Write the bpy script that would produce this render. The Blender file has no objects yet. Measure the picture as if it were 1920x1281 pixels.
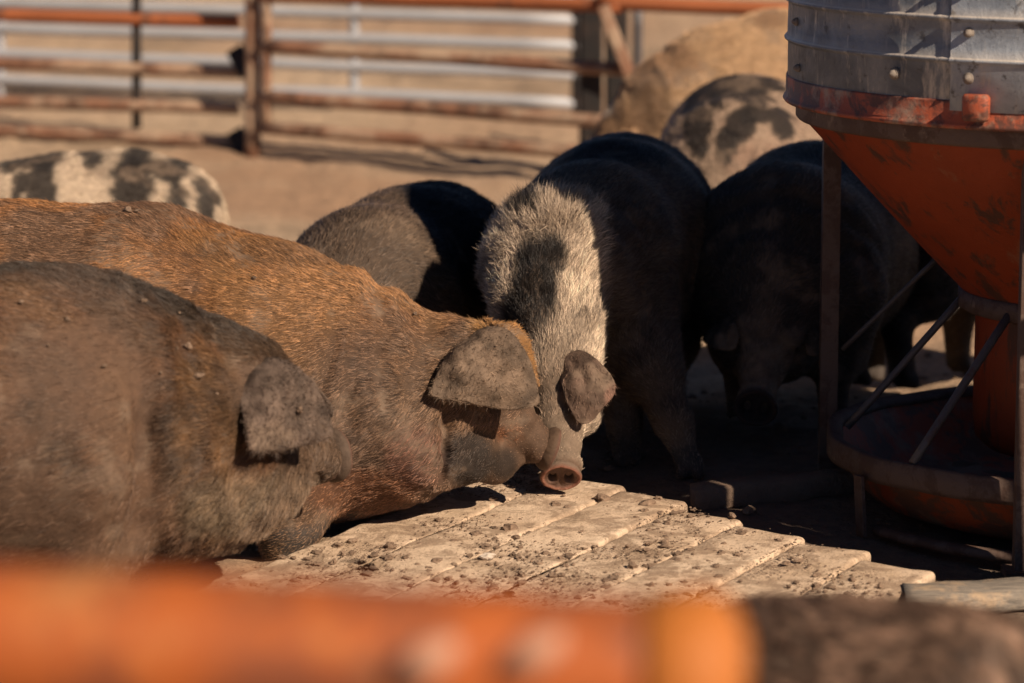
import bpy, math, random, mathutils
import numpy as np
from mathutils import Vector
R = math.radians
rng = np.random.default_rng(11)
random.seed(11)
C = bpy.context.scene.collection
sc = bpy.context.scene

# ------------------------------------------------------------------ camera, light, exposure
CAM_H, PITCH, FPX = 2.0, R(12.5), 6400.0      # eye height, downward tilt, focal length in photo pixels (1920 wide)
cd = bpy.data.cameras.new("camera"); cam = bpy.data.objects.new("camera", cd); C.objects.link(cam)
cam.location = (0, 0, CAM_H); cam.rotation_euler = (R(90) - PITCH, 0, 0)
cd.sensor_width = 36; cd.lens = 36 * FPX / 1920; cd.clip_start = .05; cd.clip_end = 2000
cd.dof.use_dof = True; cd.dof.focus_distance = 7.38; cd.dof.aperture_fstop = 2.5
sc.camera = cam
SUN_AZ, SUN_EL = R(45), R(37)                 # sun behind the photographer's right shoulder
w = bpy.data.worlds.new("World"); sc.world = w; w.use_nodes = True
nt = w.node_tree; bg = nt.nodes["Background"]
sky = nt.nodes.new("ShaderNodeTexSky"); sky.sky_type = 'NISHITA'; sky.sun_disc = False
sky.sun_elevation = SUN_EL; sky.sun_rotation = R(180) - SUN_AZ; sky.altitude = 2500; sky.air_density = .45; sky.dust_density = .2; sky.ozone_density = 1.0
nt.links.new(sky.outputs[0], bg.inputs[0]); bg.inputs[1].default_value = .055
ld = bpy.data.lights.new("sun", 'SUN'); ld.energy = 5.0; ld.angle = R(.5); ld.color = (1, .82, .64)
sun = bpy.data.objects.new("sun", ld); C.objects.link(sun)
to_sun = Vector((math.sin(SUN_AZ) * math.cos(SUN_EL), -math.cos(SUN_AZ) * math.cos(SUN_EL), math.sin(SUN_EL)))
sun.rotation_euler = to_sun.to_track_quat('Z', 'Y').to_euler(); sun.location = (6, -6, 9)
sc.view_settings.view_transform = 'Standard'; sc.view_settings.look = 'None'
sc.view_settings.exposure = .48; sc.view_settings.gamma = 1
sc.render.engine = 'CYCLES'; sc.cycles.use_denoising = True; sc.cycles.max_bounces = 5
sc.cycles.diffuse_bounces = 2; sc.cycles.transparent_max_bounces = 4
HAIR = globals().get('HAIR_SCALE', 1.0)

# ------------------------------------------------------------------ small helpers
CT, ST = math.cos(PITCH), math.sin(PITCH)
def P(px, py, Y):
    """world point at distance Y ahead of the camera that the photo shows at (px, py)"""
    a, b = (px - 960) / FPX, (640.5 - py) / FPX
    d = np.array([a, CT + b * ST, -ST + b * CT]); t = Y / d[1]
    return np.array([0, 0, CAM_H]) + d * t
def G(px, py, z=0.0):
    """point at height z that the photo shows at (px, py)"""
    a, b = (px - 960) / FPX, (640.5 - py) / FPX
    d = np.array([a, CT + b * ST, -ST + b * CT]); t = (z - CAM_H) / d[2]
    return np.array([0, 0, CAM_H]) + d * t
def proj(p):
    q = p - np.array([0, 0, CAM_H]); zc = q[:, 1] * CT - q[:, 2] * ST
    return 960 + FPX * q[:, 0] / zc, 640.5 - FPX * (q[:, 1] * ST + q[:, 2] * CT) / zc
def hsh(ix, iy, iz, s):
    n = (ix * 374761393 + iy * 668265263 + iz * 1274126177 + s * 982451653) & 0x7fffffff
    n = ((n ^ (n >> 13)) * 1103515245 + 12345) & 0x7fffffff
    n = (n ^ (n >> 16)) * 69069 & 0x7fffffff
    return (n & 0xffffff) / float(0xffffff)
def vnoise(p, f, s=0):
    q = p * f; i = np.floor(q).astype(np.int64); t = q - i; t = t * t * (3 - 2 * t)
    r = 0
    for dx in (0, 1):
        for dy in (0, 1):
            for dz in (0, 1):
                wgt = (t[:, 0] if dx else 1 - t[:, 0]) * (t[:, 1] if dy else 1 - t[:, 1]) * (t[:, 2] if dz else 1 - t[:, 2])
                r = r + wgt * hsh(i[:, 0] + dx, i[:, 1] + dy, i[:, 2] + dz, s)
    return r
def fbm(p, f, o=3, s=0):
    r, a, t = 0, 1, 0
    for k in range(o):
        r = r + a * vnoise(p, f * 2 ** k, s + k); t += a; a *= .5
    return r / t
def sstep(a, b, x):
    t = np.clip((x - a) / (b - a), 0, 1); return t * t * (3 - 2 * t)
def unit(v):
    v = np.asarray(v, float); return v / (np.linalg.norm(v, axis=-1, keepdims=True) + 1e-12)

def tag(o, label=None, cat=None, group=None, kind=None):
    if label: o['label'] = label
    if cat: o['category'] = cat
    if group: o['group'] = group
    if kind: o['kind'] = kind
    return o
def link(name, me, mat=None, parent=None, smooth=True):
    o = bpy.data.objects.new(name, me); C.objects.link(o)
    if mat: me.materials.append(mat)
    if smooth and len(me.polygons): me.polygons.foreach_set('use_smooth', [True] * len(me.polygons))
    if parent: o.parent = parent
    return o
def empty(name, loc=(0, 0, 0)):
    o = bpy.data.objects.new(name, None); C.objects.link(o); o.location = loc; o.empty_display_size = .1
    return o
class MB:
    """collects shapes that become ONE mesh"""
    def __init__(s): s.v, s.f, s.n = [], [], 0
    def add(s, v, f):
        s.v.append(np.asarray(v, float)); s.f += [[i + s.n for i in q] for q in f]; s.n += len(v)
    def rings(s, rings, closed=True, cap=True):
        m, k = len(rings), len(rings[0]); v = np.vstack(rings); f = []
        for i in range(m - 1):
            for j in range(k if closed else k - 1):
                j2 = (j + 1) % k
                f.append([i * k + j, i * k + j2, (i + 1) * k + j2, (i + 1) * k + j])
        if cap: f.append(list(range(k))[::-1]); f.append([(m - 1) * k + j for j in range(k)])
        s.add(v, f)
    def tube(s, pts, r, k=14, cap=True, flat=None):
        pts = np.asarray(pts, float); m = len(pts)
        r = np.full(m, r) if np.isscalar(r) else np.asarray(r)
        d = unit(np.gradient(pts, axis=0)) if m > 2 else np.repeat(unit(pts[1] - pts[0])[None], 2, 0)
        up = np.array([0, 0, 1.]) if abs(d[0][2]) < .9 else np.array([0, 1., 0])
        rr = []
        for i in range(m):
            a = unit(np.cross(d[i], up)); b = np.cross(a, d[i])
            t = np.arange(k) * 2 * math.pi / k
            rr.append(pts[i] + r[i] * (np.cos(t)[:, None] * a + np.sin(t)[:, None] * b * (flat or 1)))
        s.rings(rr, cap=cap)
    def lathe(s, c, prof, k=96, a0=0, a1=2 * math.pi):
        full = abs(a1 - a0 - 2 * math.pi) < 1e-6
        n = k if full else k + 1
        t = a0 + np.arange(n) * (a1 - a0) / k; rr = []
        for (r, z) in prof:
            rr.append(np.stack([c[0] + r * np.cos(t), c[1] + r * np.sin(t), np.full(n, c[2] + z)], 1))
        s.rings(rr, closed=full, cap=False)
    def bar(s, a, b, wx, wz, up=(0, 0, 1), bev=.12):
        a, b = np.asarray(a, float), np.asarray(b, float); d = unit(b - a)
        u = np.asarray(up, float); 
        if abs(d @ u) > .95: u = np.array([0, 1., 0])
        x = unit(np.cross(d, u)); z = np.cross(x, d); c = bev * min(wx, wz)
        hx, hz = wx / 2, wz / 2
        o = [(hx - c, hz), (-hx + c, hz), (-hx, hz - c), (-hx, -hz + c), (-hx + c, -hz), (hx - c, -hz), (hx, -hz + c), (hx, hz - c)]
        q = np.array([x * p + z * r for p, r in o]); qs = q * .86
        s.rings([a + qs, a + d * c + q, b - d * c + q, b + qs])
    def build(s, name, mat, parent=None, smooth=True):
        me = bpy.data.meshes.new(name); me.from_pydata(np.vstack(s.v).tolist(), [], s.f); me.update()
        return link(name, me, mat, parent, smooth)

# ------------------------------------------------------------------ materials
def nodes(name):
    m = bpy.data.materials.new(name); m.use_nodes = True; t = m.node_tree
    return m, t, t.nodes["Principled BSDF"]
def N(t, kind, **kw):
    n = t.nodes.new(kind)
    for k, v in kw.items():
        if k.startswith('i_'): n.inputs[k[2:].replace('_', ' ')].default_value = v
        else: setattr(n, k, v)
    return n
def noise(t, scale, detail=6, rough=.6, co='Object', dist=0, vec=None):
    tc = t.nodes.new("ShaderNodeTexCoord"); n = N(t, "ShaderNodeTexNoise")
    n.inputs['Scale'].default_value = scale; n.inputs['Detail'].default_value = detail
    n.inputs['Roughness'].default_value = rough; n.inputs['Distortion'].default_value = dist
    if vec is not None:
        mp = t.nodes.new("ShaderNodeMapping"); mp.inputs['Scale'].default_value = vec
        t.links.new(tc.outputs[co], mp.inputs[0]); t.links.new(mp.outputs[0], n.inputs['Vector'])
    else: t.links.new(tc.outputs[co], n.inputs['Vector'])
    return n.outputs['Fac']
def ramp(t, fac, stops):
    r = t.nodes.new("ShaderNodeValToRGB"); e = r.color_ramp.elements
    while len(e) < len(stops): e.new(.5)
    for i, (p, c) in enumerate(stops):
        e[i].position = p; e[i].color = (*c, 1) if len(c) == 3 else c
    t.links.new(fac, r.inputs[0]); return r.outputs[0]
def mix(t, fac, a, b):
    m = t.nodes.new("ShaderNodeMix"); m.data_type = 'RGBA'
    for s, v in ((m.inputs[0], fac), (m.inputs[6], a), (m.inputs[7], b)):
        if hasattr(v, 'links'): t.links.new(v, s)
        elif isinstance(v, tuple): s.default_value = (*v, 1)
        else: s.default_value = v
    return m.outputs[2]
def bump(t, b, h, strength, dist, prev=None):
    n = t.nodes.new("ShaderNodeBump"); n.inputs['Strength'].default_value = strength; n.inputs['Distance'].default_value = dist
    t.links.new(h, n.inputs['Height'])
    if prev is not None: t.links.new(prev, n.inputs['Normal'])
    t.links.new(n.outputs[0], b.inputs['Normal']); return n.outputs[0]
G1 = lambda v: (v, v, v)

def mat_ground():
    m, t, b = nodes("dirt")
    big = ramp(t, noise(t, 1.1, 5), [(.34, (.32, .22, .135)), (.47, (.52, .37, .24)), (.66, (.62, .46, .31))])
    damp = ramp(t, noise(t, .55, 6, .65), [(.45, G1(0)), (.62, G1(1))])
    c1 = mix(t, damp, big, (.42, .26, .155))
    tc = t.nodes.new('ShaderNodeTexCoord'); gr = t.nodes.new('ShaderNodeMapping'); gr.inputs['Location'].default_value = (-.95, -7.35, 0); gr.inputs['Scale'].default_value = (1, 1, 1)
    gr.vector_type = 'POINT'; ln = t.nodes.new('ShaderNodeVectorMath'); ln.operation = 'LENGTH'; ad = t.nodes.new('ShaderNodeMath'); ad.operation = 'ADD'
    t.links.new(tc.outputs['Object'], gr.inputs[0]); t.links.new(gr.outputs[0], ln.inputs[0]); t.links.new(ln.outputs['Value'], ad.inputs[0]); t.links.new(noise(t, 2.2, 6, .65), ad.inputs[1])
    mud_shade = t.nodes.new('ShaderNodeMapRange'); mud_shade.inputs['From Min'].default_value = 1.35; mud_shade.inputs['From Max'].default_value = 1.75; mud_shade.inputs['To Min'].default_value = .85; mud_shade.inputs['To Max'].default_value = 0
    t.links.new(ad.outputs[0], mud_shade.inputs['Value']); c1 = mix(t, mud_shade.outputs['Result'], c1, (.13, .085, .06))  # trampled mud round the feeder, darkened to deepen the shade there
    fine = ramp(t, noise(t, 26, 8, .7), [(.3, G1(.55)), (.55, G1(1)), (.8, G1(1.15))])
    mm = t.nodes.new("ShaderNodeMix"); mm.data_type = 'RGBA'; mm.blend_type = 'MULTIPLY'; mm.inputs[0].default_value = .8
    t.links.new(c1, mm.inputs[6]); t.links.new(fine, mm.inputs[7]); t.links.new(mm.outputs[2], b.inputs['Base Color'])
    b.inputs['Roughness'].default_value = .95
    p = bump(t, b, noise(t, 9, 8, .7), .9, .05); bump(t, b, noise(t, 60, 6, .7), .6, .01, p)
    return m
def mat_deck():
    m, t, b = nodes("dusty_concrete")
    big = ramp(t, noise(t, 5, 6, .65), [(.32, (.46, .325, .21)), (.5, (.64, .475, .33)), (.7, (.72, .56, .40))])
    dirt = ramp(t, noise(t, 13, 9, .75, dist=.6), [(.47, G1(0)), (.55, G1(.7)), (.75, G1(1))])
    c1 = mix(t, dirt, big, (.27, .18, .115))
    crumbs = ramp(t, noise(t, 75, 8, .75), [(.56, G1(0)), (.64, G1(.75))])
    c2 = mix(t, crumbs, c1, (.24, .165, .11))
    t.links.new(c2, b.inputs['Base Color']); b.inputs['Roughness'].default_value = .92
    p = bump(t, b, noise(t, 16, 8, .7), .8, .012); bump(t, b, noise(t, 110, 6, .75), .8, .004, p)
    return m
def mat_clod():
    m, t, b = nodes("dry_mud")
    t.links.new(ramp(t, noise(t, 30, 6), [(.3, (.10, .065, .042)), (.6, (.22, .145, .095)), (.75, (.36, .26, .18))]), b.inputs['Base Color'])
    b.inputs['Roughness'].default_value = .95; bump(t, b, noise(t, 120, 5), .7, .006); return m
def mat_rust(name, paint, rust=(.10, .045, .025), dust=(.34, .23, .15), amt=.5, duststart=.56, sc_=9, rough=.6, vec=None):
    m, t, b = nodes(name)
    pc = mix(t, noise(t, 3.5, 4), tuple(x * .55 for x in paint), tuple(min(1, x * 1.15) for x in paint))
    rf = ramp(t, noise(t, sc_, 9, .72, dist=.4, vec=vec), [(amt, G1(0)), (amt + .07, G1(1))])
    c = mix(t, rf, pc, rust)
    df = ramp(t, noise(t, sc_ * .7, 8, .7, vec=vec), [(duststart, G1(0)), (duststart + .14, G1(.9))])
    c = mix(t, df, c, dust)
    t.links.new(c, b.inputs['Base Color']); b.inputs['Roughness'].default_value = rough
    b.inputs['Specular IOR Level'].default_value = .35
    bump(t, b, noise(t, sc_ * 6, 6, .7), .5, .004); return m
def mat_galv(lt=1.0):
    m, t, b = nodes("galvanised_steel")
    base = ramp(t, noise(t, 7, 7, .65, dist=.5), [(.3, (.07 * lt, .08 * lt, .095 * lt)), (.5, (.15 * lt, .165 * lt, .185 * lt)), (.72, (.26 * lt, .27 * lt, .28 * lt))])
    streak = ramp(t, noise(t, 7, 8, .72, vec=(3.5, 3.5, .8)), [(.54, G1(0)), (.66, G1(.9))])
    c = mix(t, streak, base, (.50, .46, .40))
    grime = ramp(t, noise(t, 22, 8, .75), [(.57, G1(0)), (.64, G1(.85))])
    c = mix(t, grime, c, (.055, .05, .05))
    tc = t.nodes.new("ShaderNodeTexCoord"); geo = t.nodes.new("ShaderNodeNewGeometry"); sx = t.nodes.new("ShaderNodeSeparateXYZ")
    t.links.new(geo.outputs['Normal'], sx.inputs[0])
    lay = ramp(t, sx.outputs[2], [(.35, G1(0)), (.75, G1(.9))])          # dust lies on whatever faces up
    c = mix(t, lay, c, (.62, .54, .45))
    t.links.new(c, b.inputs['Base Color']); b.inputs['Metallic'].default_value = .15
    rr = ramp(t, noise(t, 30, 6), [(.3, G1(.38)), (.7, G1(.68))]); t.links.new(rr, b.inputs['Roughness'])
    p = bump(t, b, noise(t, 6, 5), .35, .02); bump(t, b, noise(t, 90, 7, .75), .55, .004, p); return m
def mat_plain(name, col, rough=.6, metal=0, nz=.25, sc_=20, bs=.4, bd=.004):
    m, t, b = nodes(name)
    t.links.new(mix(t, noise(t, sc_, 6), tuple(x * (1 - nz) for x in col), tuple(min(1, x * (1 + nz)) for x in col)), b.inputs['Base Color'])
    b.inputs['Roughness'].default_value = rough; b.inputs['Metallic'].default_value = metal
    bump(t, b, noise(t, sc_ * 4, 5), bs, bd); return m
def mat_wood():
    m, t, b = nodes("weathered_timber")
    g = noise(t, 10, 9, .7, vec=(1.2, 12, 12), dist=.8)
    c = ramp(t, g, [(.3, (.09, .08, .07)), (.5, (.24, .205, .165)), (.7, (.40, .33, .25))])
    c = mix(t, ramp(t, noise(t, 12, 8, .7), [(.5, G1(0)), (.62, G1(.9))]), c, (.46, .33, .21))
    t.links.new(c, b.inputs['Base Color']); b.inputs['Roughness'].default_value = .9; bump(t, b, g, .8, .008); return m
def mat_skin():
    m, t, b = nodes("pig_skin")
    a = N(t, "ShaderNodeAttribute", attribute_name="skin")
    f = ramp(t, noise(t, 55, 7, .75), [(.3, G1(.62)), (.6, G1(1.0)), (.8, G1(1.25))])
    mm = t.nodes.new("ShaderNodeMix"); mm.data_type = 'RGBA'; mm.blend_type = 'MULTIPLY'; mm.inputs[0].default_value = 1
    t.links.new(a.outputs['Color'], mm.inputs[6]); t.links.new(f, mm.inputs[7])
    t.links.new(mm.outputs[2], b.inputs['Base Color'])
    b.inputs['Roughness'].default_value = .75; b.inputs['Specular IOR Level'].default_value = .25
    p = bump(t, b, noise(t, 38, 8, .75, dist=.7), .7, .006); bump(t, b, noise(t, 240, 4, .7), .5, .0015, p)
    return m
def mat_hair():
    m, t, b = nodes("bristle")
    a = N(t, "ShaderNodeAttribute", attribute_name="tint")
    t.links.new(a.outputs['Color'], b.inputs['Base Color'])
    b.inputs['Roughness'].default_value = .42; b.inputs['Specular IOR Level'].default_value = .35
    return m
M = dict(paleclod=mat_plain('pale_clod', (.50, .42, .34), .9, 0, .25, 40, .6, .005), ground=mat_ground(), deck=mat_deck(), clod=mat_clod(), galv=mat_galv(), galvsunlit=mat_galv(1.9), wood=mat_wood(), skin=mat_skin(), hair=mat_hair(),
         orange=mat_rust("orange_paint", (.30, .050, .014), rust=(.085, .035, .022), dust=(.26, .13, .07), amt=.52, duststart=.60, sc_=5, vec=(2.2, 2.2, .7), rough=.5),
         band=mat_rust("orange_band_paint", (.44, .10, .045), rust=(.12, .05, .035), dust=(.36, .25, .18), amt=.46, duststart=.52, sc_=12),
         pan=mat_rust("worn_orange_paint", (.34, .07, .022), rust=(.13, .06, .035), dust=(.22, .15, .10), amt=.46, duststart=.52, sc_=9),
         iron=mat_rust("dirty_iron", (.13, .085, .065), rust=(.075, .042, .03), dust=(.33, .25, .19), amt=.48, duststart=.60, sc_=14, rough=.65),
         strut=mat_rust("bare_steel_rod", (.10, .09, .09), rust=(.09, .06, .05), dust=(.3, .25, .2), amt=.56, duststart=.64, sc_=14, rough=.4),
         rustpipe=mat_rust("rusty_pipe", (.27, .135, .08), rust=(.12, .065, .042), dust=(.42, .30, .205), amt=.50, duststart=.44, sc_=6, vec=(1, 1, 1)),
         orangepipe=mat_rust("orange_pipe", (.38, .12, .045), rust=(.15, .065, .038), dust=(.52, .33, .2), amt=.56, duststart=.62, sc_=5),
         nearpipe=mat_rust("near_orange_pipe", (.40, .098, .018), rust=(.19, .055, .022), dust=(.50, .22, .07), amt=.48, duststart=.57, sc_=6),
         galvpipe=mat_plain("galvanised_pipe", (.36, .37, .39), .55, .1, .2, 6),
         dark=mat_rust("dark_rusty_post", (.018, .015, .014), rust=(.03, .02, .016), dust=(.06, .045, .035), amt=.5, duststart=.62, sc_=9),
         capframe=mat_rust('cap_orange', (.52, .165, .026), rust=(.32, .10, .03), dust=(.7, .45, .25), amt=.62, duststart=.64, sc_=12), dab=mat_plain('pale_spot', (.46, .24, .15), .8, 0, .15, 20), darkwood=mat_plain('muddy_timber', (.15, .10, .07), .9, 0, .4, 14, .9, .01), bolt=mat_plain("dusty_bolt", (.20, .165, .135), .8, 0, .3, 60), eye=mat_plain("eye", (.02, .012, .008), .12, 0, .1, 30, .0),
         boltrust=mat_plain("bolt", (.3, .2, .14), .8, 0, .3, 60))

# ------------------------------------------------------------------ ground
def ground_z(x, y):
    low = -.15 * sstep(8.0, 9.6, y)
    p = np.stack([x, y, np.zeros_like(x)], 1)
    return low + (fbm(p, 1.3, 3, 5) - .5) * .05 * sstep(7.2, 9, y) + (fbm(p, 5, 4, 9) - .5) * (.035 + .03 * sstep(7.8, 8.8, y)) + (fbm(p, 22, 2, 3) - .5) * .012
def gz(x, y): return float(ground_z(np.array([float(x)]), np.array([float(y)]))[0])
def grid_axis(a, b, fine_a, fine_b, step, grow=1.18):
    inner = list(np.arange(fine_a, fine_b + 1e-6, step)); s = step; v = inner[-1]
    while v < b: s *= grow; v += s; inner.append(min(v, b))
    s = step; v = inner[0]; pre = []
    while v > a: s *= grow; v -= s; pre.append(max(v, a))
    return np.array(pre[::-1] + inner)
xs = grid_axis(-400, 400, -2.2, 2.2, .022); ys = grid_axis(-60, 900, 5.4, 9.2, .022, 1.1)
XX, YY = np.meshgrid(xs, ys); ZZ = ground_z(XX.ravel(), YY.ravel())
mb = MB(); nx, ny = len(xs), len(ys)
idx = np.arange(nx * ny).reshape(ny, nx)
me = bpy.data.meshes.new("ground")
fq = np.stack([idx[:-1, :-1], idx[:-1, 1:], idx[1:, 1:], idx[1:, :-1]], -1).reshape(-1, 4)
me.from_pydata(np.stack([XX.ravel(), YY.ravel(), ZZ - .012], 1).tolist(), [], fq.tolist()); me.update()
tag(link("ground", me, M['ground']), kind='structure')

# slatted feeding floor: boards run along gdir
gdir = unit(np.array([.51, .86, 0])); gper = np.array([gdir[1], -gdir[0], 0])
DECK_Z = .035
lastc = G(1755, 1075, DECK_Z); leftp = G(820, 922, DECK_Z)
span = (lastc - leftp) @ gper; NB = 7; bw = span / NB
endA, endB = G(1755, 1072, DECK_Z), G(1140, 905, DECK_Z)
edir = unit(endB - endA)
def end_at(q):      # where the line of the board ends crosses offset q from the last corner
    s = -q / (edir @ gper) * -1 if False else (-q) / (edir @ gper)
    return endA + edir * s
mb = MB()
for i in range(NB):
    q0, q1 = i * bw, (i + 1) * bw                       # offsets from the right-most side
    e = end_at(q0 if i else 0)                          # far corner of the board's right side
    off = (e - endA) @ gdir
    ja = rng.uniform(-.012, .012)
    nl = 130; L0, L1 = -1.9, off + ja
    prof = [(0, -.022), (0, -.004), (.004, 0), (.012, .0015), (bw * .3, 0), (bw * .6, 0), (bw - .016, 0), (bw - .009, -.002), (bw - .004, -.010), (bw - .002, -.022)]
    ls = np.linspace(L0, L1, nl); ls = np.append(ls, L1 + .006)
    tilt = rng.uniform(-.003, .003)
    rr = []
    for j, l in enumerate(ls):
        o = np.array([endA + gdir * l - gper * (q0 + a) for a, b in prof])
        gw = .12 + .88 * float(sstep(-.62, -.18, np.array([l - L1]))[0]) if 0 < i else .6
        if i == 0: gw = 1
        o[:, 2] = DECK_Z + np.array([b for a, b in prof]) * gw + tilt * np.array([a / bw for a, b in prof])
        k = (fbm(o, 7, 4, 40) - .5) * .014 + (fbm(o, 45, 2, 50) - .5) * .003
        wz = np.array([0, .5, 1, 1, 1, 1, 1, 1, .6, 0]); o[:, 2] += k * wz
        edge = (fbm(o, 30, 2, 77) - .5) * .012
        o[:, :2] += (gper[:2] * (edge * np.array([1, 1, 1, .4, 0, 0, .4, 1, 1, 1]))[:, None])
        if j == nl: o[:, 2] -= .006
        rr.append(o)
    last = rr[-1].copy(); last[:, 2] = -.02; rr.append(last)
    mb.rings(rr, closed=True, cap=True)
tag(mb.build("feeding_floor", M['deck']), kind='structure')

# ------------------------------------------------------------------ clods
def clod_batch(pts, sizes, seed, flat=.6):
    r = np.random.default_rng(seed); out = MB()
    t = (1 + 5 ** .5) / 2
    v0 = unit(np.array([(-1, t, 0), (1, t, 0), (-1, -t, 0), (1, -t, 0), (0, -1, t), (0, 1, t), (0, -1, -t), (0, 1, -t), (t, 0, -1), (t, 0, 1), (-t, 0, -1), (-t, 0, 1)]))
    f0 = [(0,11,5),(0,5,1),(0,1,7),(0,7,10),(0,10,11),(1,5,9),(5,11,4),(11,10,2),(10,7,6),(7,1,8),(3,9,4),(3,4,2),(3,2,6),(3,6,8),(3,8,9),(4,9,5),(2,4,11),(6,2,10),(8,6,7),(9,8,1)]
    vv = list(v0); ed = {}; f1 = []
    def mid(a, b):
        k = (min(a, b), max(a, b))
        if k not in ed: ed[k] = len(vv); vv.append(unit(vv[a] + vv[b]))
        return ed[k]
    for a, b, c in f0:
        x, y, z = mid(a, b), mid(b, c), mid(c, a); f1 += [(a, x, z), (b, y, x), (c, z, y), (x, y, z)]
    v1 = np.array(vv)
    for p, s in zip(pts, sizes):
        big = s > .007
        v, f = (v1, f1) if big else (v0, f0)
        k = v * s * (1 + r.normal(0, .22, (len(v), 1))) * np.array([r.uniform(.7, 1.5), r.uniform(.7, 1.4), flat * r.uniform(.6, 1.2)])
        a = r.uniform(0, 6.28); ca, sa = math.cos(a), math.sin(a)
        k = k @ np.array([[ca, sa, 0], [-sa, ca, 0], [0, 0, 1]])
        out.add(k + p + np.array([0, 0, s * flat * .35]), f)
    return out
pts, sz = [], []
n = 0
while n < 12000:
    l = rng.uniform(-1.6, 1.0); q = rng.uniform(0, span)
    p = endA + gdir * l - gper * q
    if (end_at(q) - p) @ gdir < .01: continue
    dn = float(fbm(p[None] * np.array([1, 1, 0]), 6, 3, 21)[0])
    if rng.random() > sstep(.47, .60, dn) * .96 + .04: continue
    p[2] = DECK_Z + .001; pts.append(p); sz.append(min(.008, .0010 + rng.pareto(2.1) * .0010)); n += 1
for k in range(3500):                                     # dirt beside and behind the floor
    p = np.array([rng.uniform(-1.5, 2.0), rng.uniform(5.8, 10.5), 0])
    p[2] = gz(p[0], p[1]) - .01; pts.append(p); sz.append(min(.014, .002 + rng.pareto(2.2) * .002))
tag(clod_batch(pts, sz, 5).build("dirt_crumbs", M['clod'], smooth=False), label="dark dry mud crumbs strewn over the floor", cat="dirt", kind='stuff')
spot = [(955, 993, .0150, "clod", "upright dark mud clod on the boards, below and left of the speckled pig's snout"),
        (912, 1046, .0165, "paleclod", "pale stony clod, the only light one lying on the boards"),
        (732, 1025, .0135, "clod", "dark clod on the leftmost board below the red-brown pig's jowl"),
        (1185, 1066, .0150, "clod", "broad dark clod in the middle boards, nearest to the orange rail"),
        (1215, 945, .0150, "clod", "dark clod at the far ends of the lit boards, near the timber beam"),
        (1128, 936, .0135, "clod", "dark clod on the boards just right of the speckled pig's snout"),
        (1372, 970, .0120, "clod", "dark clod at a board end between the timber beam and the feeder pan"),
        (925, 938, .0115, "clod", "small dark clod left of the speckled pig's snout, by the brown pig's shadow")]
for i, (px, py, s, mt, lb) in enumerate(spot):
    p = G(px, py, DECK_Z + .002)
    o = clod_batch([p * 0], [s * .9], 100 + i, .68).build("mud_clod", M[mt], None, False); o.location = p
    tag(o, lb, "clod", "mud clods lying on the feeding floor")

# ------------------------------------------------------------------ feeder
FC = np.array([1.326, 7.39, 0.0])
def on_cyl(px, py, r):
    a, b = (px - 960) / FPX, (640.5 - py) / FPX
    d = np.array([a, CT + b * ST, -ST + b * CT]); o = np.array([0, 0, CAM_H]) - FC
    A = d[0] ** 2 + d[1] ** 2; B = 2 * (o[0] * d[0] + o[1] * d[1]); Cc = o[0] ** 2 + o[1] ** 2 - r * r
    t = (-B - math.sqrt(max(0, B * B - 4 * A * Cc))) / (2 * A); p = o + d * t
    return p + FC, unit(np.array([p[0], p[1], 0]))
fd = empty("hog_feeder", FC - np.array([0, 0, .024])); fd.rotation_euler = (R(-3), 0, 0); tag(fd, "round galvanised feeder with an orange cone, band and ring pan on iron legs", "feeder")
def fpart(mbx, name, mat, parent=None, smooth=True):
    """parts are built in world space, then hung under the feeder"""
    o = mbx.build(name, mat, None, smooth); par = parent or fd
    o.parent = par
    if par is fd: o.matrix_parent_inverse = fdinv
    return o
fdinv = mathutils.Matrix.Translation((-FC[0], -FC[1], 0))
prof = [(.70, .93)]
z = .955
def rib(z0): return [(.719, z0 - .008), (.721, z0 - .005), (.7265, z0 - .0015), (.7275, z0 + .0015), (.725, z0 + .005), (.7205, z0 + .008)]
prof += [(.719, .955)]
for z0 in (1.055, 1.14, 1.225, 1.31, 1.395): prof += rib(z0)
prof += [(.72, 1.45), (.75, 1.455), (.752, 1.47), (.2, 1.66), (.18, 1.70), (.001, 1.705)]
mb = MB(); mb.lathe(FC, prof, 160)
hop = fpart(mb, "hopper", M['galv'])
# overlapping sheet seam
ps, nn = on_cyl(1792, 100, .72); a_s = math.atan2(ps[1] - FC[1], ps[0] - FC[0])
mb = MB(); pr2 = [(r + .006, zz) for r, zz in prof[1:-6]]
mb.lathe(FC, [(.719, .952)] + pr2, 40, a_s, a_s + .62)
fpart(mb, "lap_sheet", M['galvsunlit'])  # lighter steel copy paints in the sun on this side
def bolt(px, py, r=.7225, s=1.0, mat='bolt'):
    p, n = on_cyl(px, py, r); b = MB()
    b.tube([p - n * .004, p + n * .003], .0125 * s, 16); 
    pts = [p + n * (.002 + .013 * k / 5) * s for k in range(6)]
    b.tube(pts, [.0092 * s, .0092 * s, .0090 * s, .0078 * s, .005 * s, .001], 6 if s > .8 else 10)
    o = b.build("bolt", M[mat]); o.parent = hop
for px, py in ((1825, 75), (1823, 160), (1683, 145)): bolt(px, py)
bolt(1700, -12); bolt(1826, -8)
for px, py in ((1500, 118), (1497, 30)): bolt(px, py, s=.7)
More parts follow.
